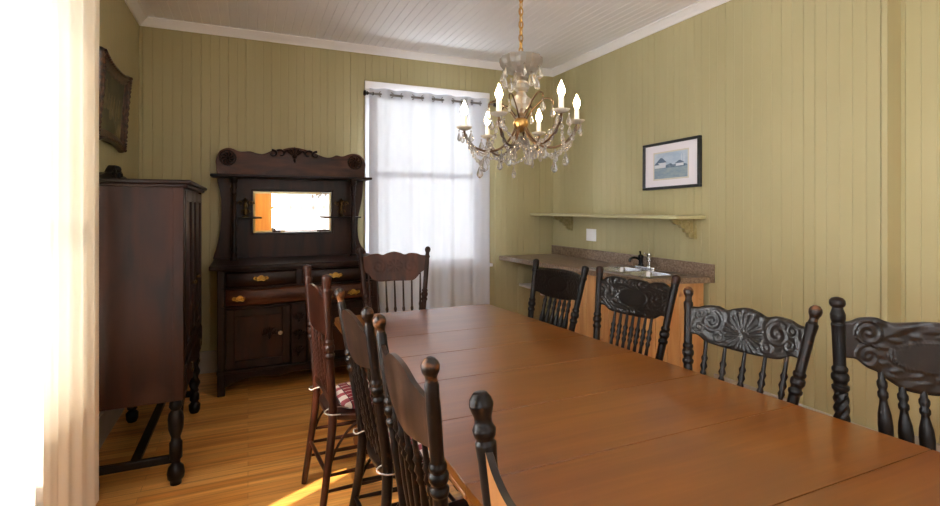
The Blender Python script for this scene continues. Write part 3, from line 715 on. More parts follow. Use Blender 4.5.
d = drawer(X0 + .06, X1 - .06, .69, .812, 'panel'); handle(d, -.056, bow(-.056) - .024, .745); handle(d, .80, bow(.80) - .024, .742)
m = MB()
for z in (.675, .822):
    m.prism([(x, bow(x) - .004) for x in xs[3:-3]] + [(X1 - .05, 4.32), (X0 + .05, 4.32)], lambda a, b: s_(a, b, z - .008), lambda a, b: s_(a, b, z + .008))
m.build('drawer_rail', M['dark'], SB, bevel=.002)
m = MB(); m.box(*[v for p in zip(s_(mid - .02, bow(mid) - .008, .83), s_(mid + .02, 4.32, .95)) for v in p]); m.build('drawer_divider', M['dark'], SB, bevel=.003)
def carved(par, x, y, z, w, h, name='carved_ornament', mat='dark', seed=0):
    m = MB(); rnd = random.Random(seed)
    for s in (-1, 1):
        for k in range(3):
            pts = []
            for i in range(15):
                t = i / 14; a = t * (3.6 + k) + k * .7
                r = (1 - t * .78)
                pts.append(s_(x + s * (w * (.18 + .26 * k) + w * .2 * r * math.cos(a) * .8), y - .006, z + h * (.02 + .34 * r * math.sin(a)) * (1 - .15 * k)))
            m.sweep(pts, [.0085 * (1 - .5 * i / 14) * (h / .07) ** .4 for i in range(15)], 8)
    for k in range(5):
        a = (k - 2) * .5
        m.sweep([s_(x + math.sin(a) * h * .1, y - .006, z - h * .1 + math.cos(a) * h * .1), s_(x + math.sin(a) * h * .45, y - .012, z - h * .1 + math.cos(a) * h * .45), s_(x + math.sin(a) * h * .6, y - .004, z - h * .1 + math.cos(a) * h * .6)], [.003, .0085 * (h / .07) ** .4, .002], 8)
    m.ball(s_(x, y - .008, z - h * .1), h * .16, 10, 6); m.ball(s_(x, y - .006, z - h * .38), h * .1, 8, 5, 1.4)
    return m.build(name, M[mat], par)
def door(x0, x1, knobx):
    z0, z1 = .195, .655; fr = .06
    m = MB(); y = 4.29
    m.box(*[v for p in zip(s_(x0, y, z0), s_(x0 + fr, y + .025, z1)) for v in p]); m.box(*[v for p in zip(s_(x1 - fr, y, z0), s_(x1, y + .025, z1)) for v in p])
    m.box(*[v for p in zip(s_(x0 + fr, y, z0), s_(x1 - fr, y + .025, z0 + fr)) for v in p]); m.box(*[v for p in zip(s_(x0 + fr, y, z1 - fr), s_(x1 - fr, y + .025, z1)) for v in p])
    o = m.build('door', M['darkz'], SB, bevel=.004)
    m = MB(); m.box(*[v for p in zip(s_(x0 + fr - .005, y + .012, z0 + fr - .005), s_(x1 - fr + .005, y + .024, z1 - fr + .005)) for v in p]); m.build('door_panel', M['panelz'], o)
    m = MB(); m.lathe(s_(knobx, y, .45), s_(knobx, y - .03, .45), [(0, .007), (.3, .006), (.45, .013), (.75, .017), (1, .008)], 12); m.build('knob', M['porc'], o)
    carved(o, (knobx + (.5 * (x0 + x1)) * 1) / 2, y + .012, .45, .07, .1)
    return o
door(X0 + .06, .31, .235); door(.44, X1 - .06, .52)
m = MB(); m.box(*[v for p in zip(s_(.318, 4.285, .18), s_(.432, 4.32, .665)) for v in p]); st = m.build('centre_stile', M['darkz'], SB, bevel=.004)
for z in (.56, .42, .29): carved(st, .375, 4.285, z, .035, .09)
m = MB(); ap = [(X0 + .05, .19)] + [(X1 - .05, .19)]
lowr = [(X0 + .05, .06), (X0 + .12, .095), (X0 + .22, .12), (X0 + .33, .118), (X0 + .42, .105), (X0 + .52, .118), (.4, .125), (X1 - .52, .118), (X1 - .42, .105), (X1 - .33, .118), (X1 - .22, .12), (X1 - .12, .095), (X1 - .05, .06)]
m.prism(ap[::-1] + smooth_poly(lowr, 5, False), lambda a, b: s_(a, 4.288, b), lambda a, b: s_(a, 4.318, b)); m.build('base_apron', M['dark'], SB)
m = MB(); m.box(*[v for p in zip(s_(X0 - .004, 4.272, .165), s_(X1 + .004, 4.33, .192)) for v in p]); m.build('base_moulding', M['dark'], SB, bevel=.006)
# back board with the mirror
sideL = [(-.236, 1.72), (-.244, 1.681), (-.217, 1.55), (-.211, 1.40), (-.222, 1.25), (-.244, 1.12), (-.27, 1.03), (-.275, 1.0)]
sideR = [(1.045, 1.0), (1.035, 1.03), (.99, 1.09), (.968, 1.17), (.962, 1.26), (.97, 1.36), (.995, 1.48), (1.01, 1.58), (1.016, 1.72)]
outer = smooth_poly(sideL, 4, False) + smooth_poly(sideR, 4, False)
mx0, mx1, mz0, mz1 = .04, .717, 1.218, 1.589
def backstrip(m, pts): m.prism(pts, lambda a, b: s_(a, 4.90, b), lambda a, b: s_(a, 4.86, b))
m = MB()
backstrip(m, smooth_poly(sideL, 4, False) + [(mx0, 1.0), (mx0, 1.72)])
backstrip(m, [(mx1, 1.72), (mx1, 1.0)] + smooth_poly(sideR, 4, False))
backstrip(m, [(mx0, 1.0), (mx1, 1.0), (mx1, mz0), (mx0, mz0)]); backstrip(m, [(mx0, mz1), (mx1, mz1), (mx1, 1.72), (mx0, 1.72)])
m.build('back_board', M['panelz'], SB, smooth=30)
m = MB()
w = .018
for a in ((mx0 - w, mx0, mz0 - w, mz1 + w), (mx1, mx1 + w, mz0 - w, mz1 + w), (mx0, mx1, mz0 - w, mz0), (mx0, mx1, mz1, mz1 + w)):
    m.box(*[v for p in zip(s_(a[0], 4.845, a[2]), s_(a[1], 4.87, a[3])) for v in p])
m.build('mirror_frame', M['dark'], SB, bevel=.005)
m = MB()      # bevelled plate glass
bw = .02; ys = 4.868
o_ = [(mx0, mz0), (mx1, mz0), (mx1, mz1), (mx0, mz1)]; i_ = [(mx0 + bw, mz0 + bw), (mx1 - bw, mz0 + bw), (mx1 - bw, mz1 - bw), (mx0 + bw, mz1 - bw)]
m.add([s_(a, ys, b) for a, b in o_] + [s_(a, ys - .0012, b) for a, b in i_] + [s_(a, ys + .012, b) for a, b in o_], [(0, 1, 5, 4), (1, 2, 6, 5), (2, 3, 7, 6), (3, 0, 4, 7), (4, 5, 6, 7), (0, 3, 11, 8), (1, 0, 8, 9), (2, 1, 9, 10), (3, 2, 10, 11), (8, 11, 10, 9)])
m.build('mirror', M['mirror'], SB, smooth=0)
m = MB(); m.prism([(-.285, 4.62), (1.05, 4.62), (1.05, 4.9), (-.285, 4.9)], lambda a, b: s_(a, b, 1.70), lambda a, b: s_(a, b, 1.722)); m.build('upper_shelf', M['dark'], SB, bevel=.007, seg=3)
crest_pts = [(-.245, 1.722), (-.25, 1.80), (-.254, 1.85), (-.227, 1.928), (-.173, 1.961), (-.127, 1.959), (-.064, 1.936), (.016, 1.94), (.073, 1.925), (.13, 1.923), (.212, 1.962), (.262, 1.96), (.313, 1.98), (.39, 1.993), (.476, 1.979), (.538, 1.963), (.591, 1.938), (.663, 1.913), (.717, 1.916), (.763, 1.936), (.818, 1.929), (.883, 1.951), (.939, 1.958), (.996, 1.937), (1.034, 1.871), (1.03, 1.80), (1.025, 1.722)]
m = MB(); m.prism(smooth_poly(crest_pts, 4, False), lambda a, b: s_(a, 4.90, b), lambda a, b: s_(a, 4.85, b)); cr_ = m.build('crest_board', M['panel'], SB, smooth=30, bevel=.006)
carved(cr_, .39, 4.85, 1.925, .27, .14)
for x, q in ((-.16, 1), (.935, 1)):
    m = MB()
    for k in range(9):
        a = 2 * PI * k / 9
        m.sweep([s_(x + math.cos(a) * .012, 4.846, 1.875 + math.sin(a) * .012), s_(x + math.cos(a + .3) * .042, 4.838, 1.875 + math.sin(a + .3) * .042), s_(x + math.cos(a + .7) * .058, 4.848, 1.875 + math.sin(a + .7) * .058)], [.004, .011, .003], 8)
    m.torus(s_(x, 4.848, 1.875), (0, 1, 0), .064, .007, 24, 6); m.ball(s_(x, 4.842, 1.875), .015, 10, 6)
    m.build('carved_rosette', M['dark'], cr_)
# columns under the upper shelf
cp = [(0, .03), (.03, .03), (.035, .02), (.06, .026), (.09, .018), (.13, .028), (.17, .02), (.2, .017), (.55, .02), (.78, .016), (.8, .024), (.83, .015), (.87, .026), (.92, .018), (.94, .03), (1, .03)]
for x in (-.108, .886):
    m = MB(); m.lathe(s_(x, 4.68, 1.0), s_(x, 4.68, 1.702), cp, 16, tw=lambda i, ph: 1 + .0 * ph); m.build('column', M['dark'], SB, smooth=50)
# little bracket shelves with brass mounts
for xa, xb, xm in ((-.075, .11, -.02), (.63, .965, .80)):
    m = MB(); m.box(*[v for p in zip(s_(xa if xa < 0 else xa, 4.70, 1.348), s_(xb, 4.86, 1.36)) for v in p]); b_ = m.build('bracket_shelf', M['dark'], SB, bevel=.004)
    m = MB()
    for s in (-1, 1):
        for k in range(2):
            m.sweep([s_(xm + s * (.012 + .028 * k + .022 * (1 - i / 16) * math.cos(i * .42)), 4.80 - .01 * k, 1.40 + .075 * k + .03 * (1 - i / 16) * math.sin(i * .42)) for i in range(17)], [.007 * (1 - .4 * i / 16) for i in range(17)], 8)
    m.lathe(s_(xm, 4.8, 1.361), s_(xm, 4.8, 1.53), [(0, .03), (.05, .03), (.1, .012), (.25, .018), (.4, .01), (.6, .02), (.75, .01), (.85, .026), (.9, .014), (1, .005)], 12)
    m.build('brass_mount', M['mount'], b_)

# ------------------------------------------------------------------ tall cabinet against the left wall
CB = empty('cabinet', (-.53, 3.53, 0), label='tall dark wooden cabinet on turned legs against the left wall', cat='cabinet')
def c_(x, y, z): return (x + .53, y - 3.53, z)
def cbox(m, x0, x1, y0, y1, z0, z1): return m.box(*[v for p in zip(c_(x0, y0, z0), c_(x1, y1, z1)) for v in p])
cx0, cx1, cy0, cy1, cz0, cz1 = -.755, -.30, 2.985, 4.07, .445, 1.565
m = MB(); cbox(m, cx0, cx1 - .02, cy0 + .012, cy1 - .012, cz0 + .01, cz1); m.build('carcass', M['dark'], CB)
for y0, y1 in ((cy0 + .002, cy0 + .014), (cy1 - .014, cy1 - .002)):
    m = MB(); cbox(m, cx0, cx1 - .052, y0, y1, cz0, cz1); m.build('side_panel', M['cabside'], CB)
for y0, y1 in ((cy0, cy0 + .05), (cy1 - .05, cy1)):
    m = MB(); cbox(m, cx1 - .055, cx1 - .004, y0, y1, cz0 - .0, cz1); m.build('corner_stile', M['cabside'], CB, bevel=.004)
m = MB(); cbox(m, cx0 - .01, cx1 + .03, cy0 - .025, cy1 + .025, cz1, cz1 + .02); cbox(m, cx0, cx1 + .015, cy0 - .012, cy1 + .012, cz1 - .018, cz1); m.build('top', M['dark'], CB, bevel=.006, seg=3)
# doors on the front (+X) face: three panels with mouldings
for y0, y1 in ((cy0 + .06, 3.40), (3.405, 3.655), (3.66, cy1 - .06)):
    m = MB(); f = .045
    for a in ((y0, y0 + f, cz0 + .19, cz1 - .03), (y1 - f, y1, cz0 + .19, cz1 - .03), (y0 + f, y1 - f, cz0 + .19, cz0 + .25), (y0 + f, y1 - f, cz1 - .09, cz1 - .03)):
        cbox(m, cx1 - .022, cx1, a[0], a[1], a[2], a[3])
    dr = m.build('door', M['darkz'], CB, bevel=.004)
    m = MB(); cbox(m, cx1 - .02, cx1 - .012, y0 + f - .004, y1 - f + .004, cz0 + .245, cz1 - .085); m.build('door_panel', M['panelz'], dr)
    m = MB(); yc = y1 - .022 if y0 < 3.3 else y0 + .022
    m.lathe(c_(cx1, yc, 1.0), c_(cx1 + .022, yc, 1.0), [(0, .006), (.4, .006), (.6, .012), (1, .007)], 10); m.build('knob', M['mount'], dr)
m = MB(); cbox(m, cx1 - .024, cx1 + .004, cy0 + .055, cy1 - .055, cz0 + .03, cz0 + .17); dw = m.build('drawer', M['dark'], CB, bevel=.005)
for y in (3.25, 3.8):
    m = MB(); m.torus(c_(cx1 + .012, y, cz0 + .095), (1, 0, 0), .022, .004, 16, 6); m.ball(c_(cx1 + .008, y, cz0 + .118), .008, 8, 5); m.build('pull', M['mount'], dw)
m = MB(); lo = smooth_poly([(cy0 + .05, cz0 - .08), (cy0 + .12, cz0 - .04), (cy0 + .3, cz0 - .015), (3.45, cz0 - .03), (3.53, cz0 - .05), (3.61, cz0 - .03), (cy1 - .3, cz0 - .015), (cy1 - .12, cz0 - .04), (cy1 - .05, cz0 - .08)], 4, False)
m.prism([(cy1 - .05, cz0 + .02), (cy0 + .05, cz0 + .02)] + lo, lambda a, b: c_(cx1 - .03, a, b), lambda a, b: c_(cx1 - .012, a, b)); m.build('apron', M['dark'], CB)
lp = [(0, .028), (.02, .028), (.03, .018), (.06, .03), (.11, .033), (.15, .022), (.19, .034), (.25, .038), (.36, .036), (.46, .022), (.5, .024), (.52, .031), (.7, .031), (.72, .022), (.76, .02), (.8, .036), (.87, .042), (.93, .038), (.95, .028), (1, .026)]
for x, y, spi in ((-.345, 3.03, 0), (-.345, 4.03, 1), (-.715, 3.03, 0), (-.715, 4.03, 1)):
    m = MB()
    if spi:
        pr = [(0, .03), (.03, .02)] + [(.05 + .6 * i / 40, .03) for i in range(41)] + [(.68, .022), (.72, .031), (.8, .031), (.83, .02), (.87, .038), (.95, .036), (1, .026)]
        m.lathe(c_(x, y, cz0 + .01), c_(x, y, 0), pr, 14, tw=lambda i, ph: 1 + (.22 * math.cos(2 * ph + i * .55) if 2 <= i < 43 else 0))
    else: m.lathe(c_(x, y, cz0 + .01), c_(x, y, 0), lp, 18)
    m.build('leg', M['black'], CB, smooth=50)
for y0 in (3.015, 4.015):
    m = MB(); cbox(m, -.70, -.36, y0, y0 + .03, .115, .155); m.build('end_stretcher', M['black'], CB, bevel=.004)
m = MB(); m.bar(c_(-.53, 3.03, .135), c_(-.53, 4.03, .135), .045, .025); m.build('long_stretcher', M['black'], CB, bevel=.004)
# carved gallery along the top's back edge
m = MB(); m.prism(smooth_poly([(3.05, 0), (3.05, .02), (3.2, .03), (3.3, .05), (3.4, .05), (3.47, .085), (3.53, .105), (3.6, .09), (3.68, .055), (3.78, .05), (3.88, .03), (4.0, .02), (4.0, 0)], 4, False), lambda a, b: c_(-.74, a, cz1 + .02 + b), lambda a, b: c_(-.705, a, cz1 + .02 + b))
for s in (-1, 1):
    m.sweep([c_(-.7, 3.53 + s * (.06 + .035 * (1 - i / 16) * math.cos(i * .45)), cz1 + .065 + .03 * (1 - i / 16) * math.sin(i * .45)) for i in range(17)], [.011 * (1 - .5 * i / 16) for i in range(17)], 8)
m.ball(c_(-.7, 3.53, cz1 + .1), .022, 10, 6)
m.build('carved_gallery', M['black'], CB)

# ------------------------------------------------------------------ painting on the left wall (leans out at the top)
PT = empty('painting', (XL + .006, 3.855, 1.835), label='old painting in an ornate dark carved frame on the left wall', cat='painting')
PT.rotation_euler = (0, math.radians(4), 0)
# outlines in local (y, z), with flared ears at the corners
oo = [(-.455, .0), (-.43, -.012), (-.36, .002), (-.2, .02), (0, .026), (.2, .02), (.36, .002), (.43, -.012), (.455, .0), (.462, .03), (.445, .12), (.432, .3), (.445, .48), (.462, .565), (.455, .6), (.43, .612), (.36, .598), (.2, .578), (0, .572), (-.2, .578), (-.36, .598), (-.43, .612), (-.455, .6), (-.462, .565), (-.445, .48), (-.432, .3), (-.445, .12), (-.462, .03)]
oo = smooth_poly([(a * .81, b * .875) for a, b in oo], 4)
def shrink(p, d):
    out = []; n = len(p)
    for i in range(n):
        a, b = p[i - 1], p[(i + 1) % n]; tx_, ty_ = b[0] - a[0], b[1] - a[1]; l = math.hypot(tx_, ty_) or 1
        out.append((p[i][0] - ty_ / l * d, p[i][1] + tx_ / l * d))
    return out
rings = [(0, 0), (0, .02), (.008, .034), (.02, .038), (.03, .03), (.042, .022), (.055, .024), (.066, .016), (.07, .008), (.07, .0)]
m = MB(); n = len(oo); vs = []
for d, h in rings: vs += [(h, a, b) for a, b in shrink(oo, d)]
m.add(vs, [(j * n + i, j * n + (i + 1) % n, ((j + 1) % len(rings)) * n + (i + 1) % n, ((j + 1) % len(rings)) * n + i) for j in range(len(rings)) for i in range(n)])
fr = m.build('frame', M['ornate'], PT, smooth=50)
m = MB(); bd = smooth_poly(shrink(oo, .018), 4)
m.sweep([(.036, a, b) for a, b in bd], [.0075 + .0035 * math.cos(i * PI / 2) for i in range(len(bd))], 6, closed=True)
m.build('carved_beading', M['ornate'], fr)
m = MB(); inn = shrink(oo, .066); m.prism(inn, lambda a, b: (.004, a, b), lambda a, b: (.012, a, b)); cv = m.build('canvas', M['canvas'], PT)
m = MB(); rnd = random.Random(5)
for k in range(7):
    y = -.22 + .07 * k; h = rnd.uniform(.09, .17); w = rnd.uniform(.02, .035); z0 = .2 + rnd.uniform(-.03, .03)
    m.prism(smooth_poly([(y - w, z0), (y - w * .8, z0 + h * .6), (y - w * .3, z0 + h * .75), (y - w * .25, z0 + h), (y + w * .25, z0 + h), (y + w * .3, z0 + h * .75), (y + w * .8, z0 + h * .6), (y + w, z0)], 3), lambda a, b: (.011, a, b), lambda a, b: (.0128, a, b))
m.build('painted_figures', M['fig'], cv)

# ------------------------------------------------------------------ framed print on the right wall
PR = empty('framed_print', (XR, 3.168, 1.80), label='black framed print with a white mat on the right wall above the shelf', cat='picture')
PR.rotation_euler = (math.radians(-1.2), math.radians(1.5), 0)
W2, H2, f = .308, .2, .022
m = MB()
for a in ((-W2, W2, -H2, -H2 + f), (-W2, W2, H2 - f, H2), (-W2, -W2 + f, -H2 + f, H2 - f), (W2 - f, W2, -H2 + f, H2 - f)): m.box(-.034, -.002, a[0], a[1], a[2], a[3])
m.build('frame', M['frame'], PR, bevel=.003)
m = MB(); m.box(-.016, -.008, -W2 + f, W2 - f, -H2 + f, H2 - f); m.build('mat', M['mat'], PR, smooth=0)
m = MB(); m.box(-.0175, -.014, -.192, .192, -.122, .118); mt = m.build('mat_bevel', M['matline'], PR, smooth=0)
# local +y is away from the camera, i.e. the picture's left
m = MB(); m.box(-.0185, -.016, -.18, .18, -.11, .106); pr = m.build('print', M['sky_print'], PR, smooth=0)
def flat(name, poly, mat, k): 
    m = MB(); m.prism(poly, lambda a, b: (-.0185, -a, b), lambda a, b: (-.0185 - k, -a, b)); return m.build(name, M[mat], pr, smooth=0)
flat('printed_field', [(-.18, -.11), (.18, -.11), (.18, -.028), (.05, -.018), (-.18, -.022)], 'field_print', .0004)
flat('printed_trees', smooth_poly([(-.18, -.022), (-.13, .0), (-.08, -.008), (0, .012), (.03, .0), (.1, .004), (.17, -.006), (.18, -.024)], 3, False), 'tree_print', .0006)
for a0, a1, b0, b1, c0 in ((-.15, -.05, -.02, .028, .066), (.06, .14, -.016, .01, .03), (-.17, -.13, -.02, .012, .03)):
    m = MB(); m.prism([(a0, b0), (a1, b0), (a1, b1), (a0, b1)], lambda a, b: (-.019, -a, b), lambda a, b: (-.0194, -a, b))
    m.m = 1; m.prism([(a0 - .012, b1 - .004), (a1 + .012, b1 - .004), (a0 * .4 + a1 * .6, c0), (a0 * .6 + a1 * .4, c0)], lambda a, b: (-.019, -a, b), lambda a, b: (-.0196, -a, b))
    m.build('printed_house', [M['bld_print'], M['roof_print']], pr, smooth=0)
for a in (.115, .135, .15): flat('printed_mast', [(a, .0), (a + .004, .0), (a + .004, .08), (a, .08)], 'bld_print', .0008)

# light switch plate
m = MB(); m.box(XR - .006, XR, 4.165, 4.325, 1.10, 1.225); sw = m.build('switch_plate', M['plate'], bevel=.003); tag(sw, 'white switch plate on the right wall between shelf and counter', 'light switch')
for y in (4.205, 4.285):
    m = MB(); m.box(XR - .009, XR - .005, y - .012, y + .012, 1.135, 1.19); m.build('rocker', M['plate'], sw, bevel=.001)
# perforated vent low on the recessed wall
m = MB(); m.box(XR2 - .03, XR2 - .0, 1.06, 1.425, .19, .362); v_ = m.build('vent_cover', M['perf'], bevel=.004); tag(v_, 'white dotted vent cover low on the wall behind the cartouche chair', 'vent')

# ------------------------------------------------------------------ wall shelf with carved bracket
m = MB(); m.box(2.93, XR, 2.825, YB - .001, 1.355, 1.38); SH = m.build('wall_shelf', M['shelf'], bevel=.004, seg=3)
tag(SH, 'long pale green shelf with a carved bracket on the right wall', 'shelf')
def brk(y):
    m = MB(); pl = smooth_poly([(0, 0), (.2, 0), (.205, -.02), (.17, -.045), (.14, -.04), (.115, -.07), (.09, -.075), (.075, -.105), (.05, -.11), (.04, -.14), (.0, -.15)], 4, False)
    m.prism(pl, lambda a, b: (XR - .022 - a, y - .016, 1.353 + b), lambda a, b: (XR - .022 - a, y + .016, 1.353 + b))
    for k, (a, b, r) in enumerate(((.06, -.05, .034), (.125, -.03, .024), (.035, -.1, .022))):
        for sgn in (-1, 1):
            m.sweep([(XR - .022 - a - r * (1 - i / 18) * math.cos(i * .5), y + sgn * .018, 1.353 + b + r * (1 - i / 18) * math.sin(i * .5)) for i in range(19)], .005, 6)
    m.box(XR - .022, XR, y - .03, y + .03, 1.195, 1.355)
    m.build('bracket', M['gilt'], SH)
brk(2.945); brk(4.6)

# ------------------------------------------------------------------ counter, sink, cabinet
CT = empty('countertop', (2.95, 3.9, .89), label='brown speckled laminate countertop with backsplash along the right wall', cat='countertop')
def k_(x, y, z): return (x - 2.95, y - 3.9, z - .89)
xf = 2.60; zt, zb = .912, .87
sx0, sx1, sy0, sy1 = 2.745, 3.125, 2.935, 3.59
def kb(m, x0, x1, y0, y1, z0, z1): return m.box(*[v for p in zip(k_(x0, y0, z0), k_(x1, y1, z1)) for v in p])
m = MB()
fx = lambda y: lerp([(2.9, 2.665), (3.3, 2.67), (4.3, 2.585), (4.96, 2.535)], y)
ys = [2.885, 3.03, 3.3, 3.68, 4.0, 4.3, 4.6, 4.959]
def slab(poly): m.prism(poly, lambda a, b: k_(a, b, zb), lambda a, b: k_(a, b, zt))
slab([(fx(2.9), 2.9), (sx0, 2.882), (sx0, 2.935), (sx0, 3.3), (sx0, 3.59), (fx(3.59), 3.59), (fx(3.3), 3.3), (fx(3.03), 3.03)])
slab([(sx0, 2.882), (sx1, 2.79), (sx1, sy0), (sx0, sy0)])
slab([(sx1, 2.79), (XR - .001, 2.765), (XR - .001, 3.59), (sx1, 3.59)])
slab([(fx(3.59), 3.59), (XR - .001, 3.59), (XR - .001, 4.958), (fx(4.96), 4.958), (fx(4.6), 4.6), (fx(4.3), 4.3), (fx(4), 4.0)])
m.build('slab', M['counter'], CT, smooth=0)
m = MB(); kb(m, XR - .022, XR - .001, 2.742, 4.958, zt - .04, 1.013); m.build('backsplash', M['counter'], CT, bevel=.004)
SK = empty('sink', (2.93, 3.35, .912), label='stainless steel double sink set into the brown counter', cat='sink')
def n_(x, y, z): return (x - 2.93, y - 3.35, z - .912)
m = MB()
def ring(x0, x1, y0, y1, r=.05, n=6):
    out = []
    for cx, cy, a0 in ((x1 - r, y1 - r, 0), (x0 + r, y1 - r, 90), (x0 + r, y0 + r, 180), (x1 - r, y0 + r, 270)):
        for i in range(n + 1): a = D(a0 + 90 * i / n); out.append((cx + r * math.cos(a), cy + r * math.sin(a)))
    return out
ym = 3.26
bowls = [(sx0 + .03, sx1 - .075, sy0 + .03, ym - .02), (sx0 + .03, sx1 - .075, ym + .02, sy1 - .03)]
gx = [sx0 - .015, sx0 + .03, sx1 - .075, sx1 + .015]; gy = [sy0 - .015, sy0 + .03, ym - .02, ym + .02, sy1 - .03, sy1 + .015]
for i in range(3):
    for j in range(5):
        if i == 1 and j in (1, 3): continue
        m.box(*[v for p in zip(n_(gx[i], gy[j], .910), n_(gx[i + 1], gy[j + 1], .918)) for v in p])
m.build('rim', M['steel'], SK, smooth=0)
for b in bowls:
    m = MB(); n = 28; prof = [(0, .917), (.006, .905), (.012, .80), (.03, .77), (.06, .765)]
    vs = []
    for d, z in prof: vs += [n_(a, c, z) for a, c in ring(b[0] + d, b[1] - d, b[2] + d, b[3] - d, .045)]
    m.add(vs, [(j * n + i, j * n + (i + 1) % n, (j + 1) * n + (i + 1) % n, (j + 1) * n + i) for j in range(4) for i in range(n)] + [tuple(4 * n + i for i in range(n))])
    # outer shell
    vs = [n_(a, c, z) for d, z in ((-.0, .909), (.01, .76)) for a, c in ring(b[0] + d - .004, b[1] - d + .004, b[2] + d - .004, b[3] - d + .004, .045)]
    m.add(vs, [(i, (i + 1) % n, n + (i + 1) % n, n + i) for i in range(n)] + [tuple(n + i for i in range(n))])
    bo = m.build('bowl', M['steel'], SK, smooth=60)
    m = MB(); xm, yy = (b[0] + b[1]) / 2, (b[2] + b[3]) / 2
    m.lathe(n_(xm, yy, .764), n_(xm, yy, .769), [(0, .035), (.6, .038), (1, .03)], 16); m.build('drain', M['chrome'], bo)
FA = empty('faucet', (3.165, 3.40, .916), label='chrome faucet with a dark curved spout behind the sink', cat='faucet')
m = MB(); m.prism(ring(-.03, .03, -.12, .12, .028), lambda a, b: (a, b, .002), lambda a, b: (a, b, .018)); m.build('base_plate', M['chrome'], FA, bevel=.004)
m = MB(); m.sweep(smooth_poly([(0, .055, .06), (-.04, .055, .085), (-.09, .055, .09), (-.12, .055, .075), (-.125, .055, .055)], 5, False), .011, 10); m.build('spout', M['dmetal'], FA)
m = MB(); m.lathe((0, -.045, .012), (0, -.045, .135), [(0, .022), (.1, .022), (.15, .015), (.4, .015), (.45, .022), (.7, .024), (.75, .016), (.85, .02), (.97, .018), (1, .008)], 14)
m.sweep([(0, -.045, .12), (-.05, -.045, .135)], [.007, .005], 8); m.build('handle', M['chrome'], FA)
m = MB(); m.lathe((0, .055, .012), (0, .055, .115), [(0, .024), (.15, .024), (.2, .018), (.7, .019), (.75, .024), (.9, .024), (1, .014)], 14); m.sweep([(0, .055, .112), (.01, .075, .14)], [.006, .008], 8); m.build('spout_base', M['dmetal'], FA)

SC = empty('sink_cabinet', (2.95, 3.5, 0), label='knotty pine cabinet of vertical boards under the sink', cat='cabinet')
def q_(x, y, z): return (x - 2.95, y - 3.5, z)
fy0, fy1 = 2.925, 4.09
m = MB()   # front made of boards with fine gaps
y = fy0
while y < fy1 - .01:
    y2 = min(y + .098, fy1); m.box(*[v for p in zip(q_(2.70, y + .0018, .0), q_(2.72, y2 - .0018, .868)) for v in p]); y = y2
m.build('front_panel', M['pine'], SC, bevel=.004)
m = MB(); x = 2.70; dy = .155 / .57
while x < XR - .03:
    x2 = min(x + .102, XR - .003); ya, yb = fy0 - (x - 2.70) * .2, fy0 - (x2 - 2.70) * .2
    m.prism([(x + .0018, ya), (x2 - .0018, yb), (x2 - .0018, yb + .02), (x + .0018, ya + .02)], lambda a, b: q_(a, b, 0), lambda a, b: q_(a, b, .868)); x = x2
m.build('end_panel', M['pine'], SC, bevel=.004)
m = MB(); m.box(*[v for p in zip(q_(2.72, fy1 - .02, 0), q_(XR - .004, fy1, .868)) for v in p]); m.build('inner_panel', M['pine'], SC)
m = MB(); m.box(2.785, XR - .001, 4.095, YB - .001, .565, .59); lw = m.build('lower_shelf', M['white'], bevel=.003); tag(lw, 'narrow white shelf in the open space under the counter', 'shelf')
for ya, yb in ((4.5, 4.53),):
    m = MB(); m.box(2.80, XR - .001, ya, yb, .53, .566); m.build('batten', M['white'], lw)

# ------------------------------------------------------------------ chandelier
CHX, CHY = 1.077, 1.9
CH = empty('chandelier', (CHX, CHY, 1.80), label='brass and crystal chandelier with six lit candle bulbs above the table', cat='chandelier')
rgt = Vector((.915, -.403, 0)); fwd = Vector((.403, .915, 0))
def tilt(p):   # the ring of arms hangs slightly out of level
    p = Vector(p); return p + Vector((0, 0, .075 * p.dot(rgt) - .06 * p.dot(fwd)))
m = MB(); z = .30; k = 0
while z < ZC - 1.80 - .035:
    m.torus((0, 0, z + .016), (1, 0, 0) if k % 2 else (0, 1, 0), .0105, .0028, 14, 6, sx=1.75, sy=.85, ax=(0, 0, 1)); z += .0285; k += 1
m.sweep([(.004, .004, .28), (-.003, .004, .6), (.004, -.003, .95), (0, 0, ZC - 1.82)], .0022, 6)
m.build('chain', M['gold'], CH)
m = MB(); m.lathe((0, 0, ZC - 1.80 - .045), (0, 0, ZC - 1.80 - .002), [(0, .01), (.2, .03), (.6, .055), (.9, .062), (1, .062)], 20); m.build('ceiling_rose', M['gold'], CH)
m = MB(); m.lathe((0, 0, .215), (0, 0, .29), [(0, .03), (.08, .05), (.25, .07), (.5, .084), (.75, .089), (.95, .088), (1.0, .084), (.97, .079), (.6, .072), (.3, .05), (.25, .008)], 48, tw=lambda i, ph: 1 + .05 * math.cos(12 * ph)); m.build('crystal_dish', M['crystalw'], CH, smooth=12)
m = MB(); m.lathe((0, 0, .02), (0, 0, .25), [(0, .012), (.05, .026), (.12, .014), (.2, .02), (.28, .04), (.38, .044), (.46, .024), (.52, .018), (.58, .034), (.66, .038), (.72, .022), (.78, .032), (.9, .036), (1, .03)], 12); m.build('crystal_stem', M['crystalw'], CH, smooth=25)
m = MB(); m.lathe((0, 0, -.035), (0, 0, .045), [(0, .006), (.08, .014), (.2, .026), (.45, .034), (.7, .028), (.82, .014), (.9, .02), (1, .008)], 18); m.lathe((0, 0, .03), (0, 0, .30), [(0, .005), (1, .005)], 8); m.build('hub', M['gold'], CH)
DROP = None; drops = 0
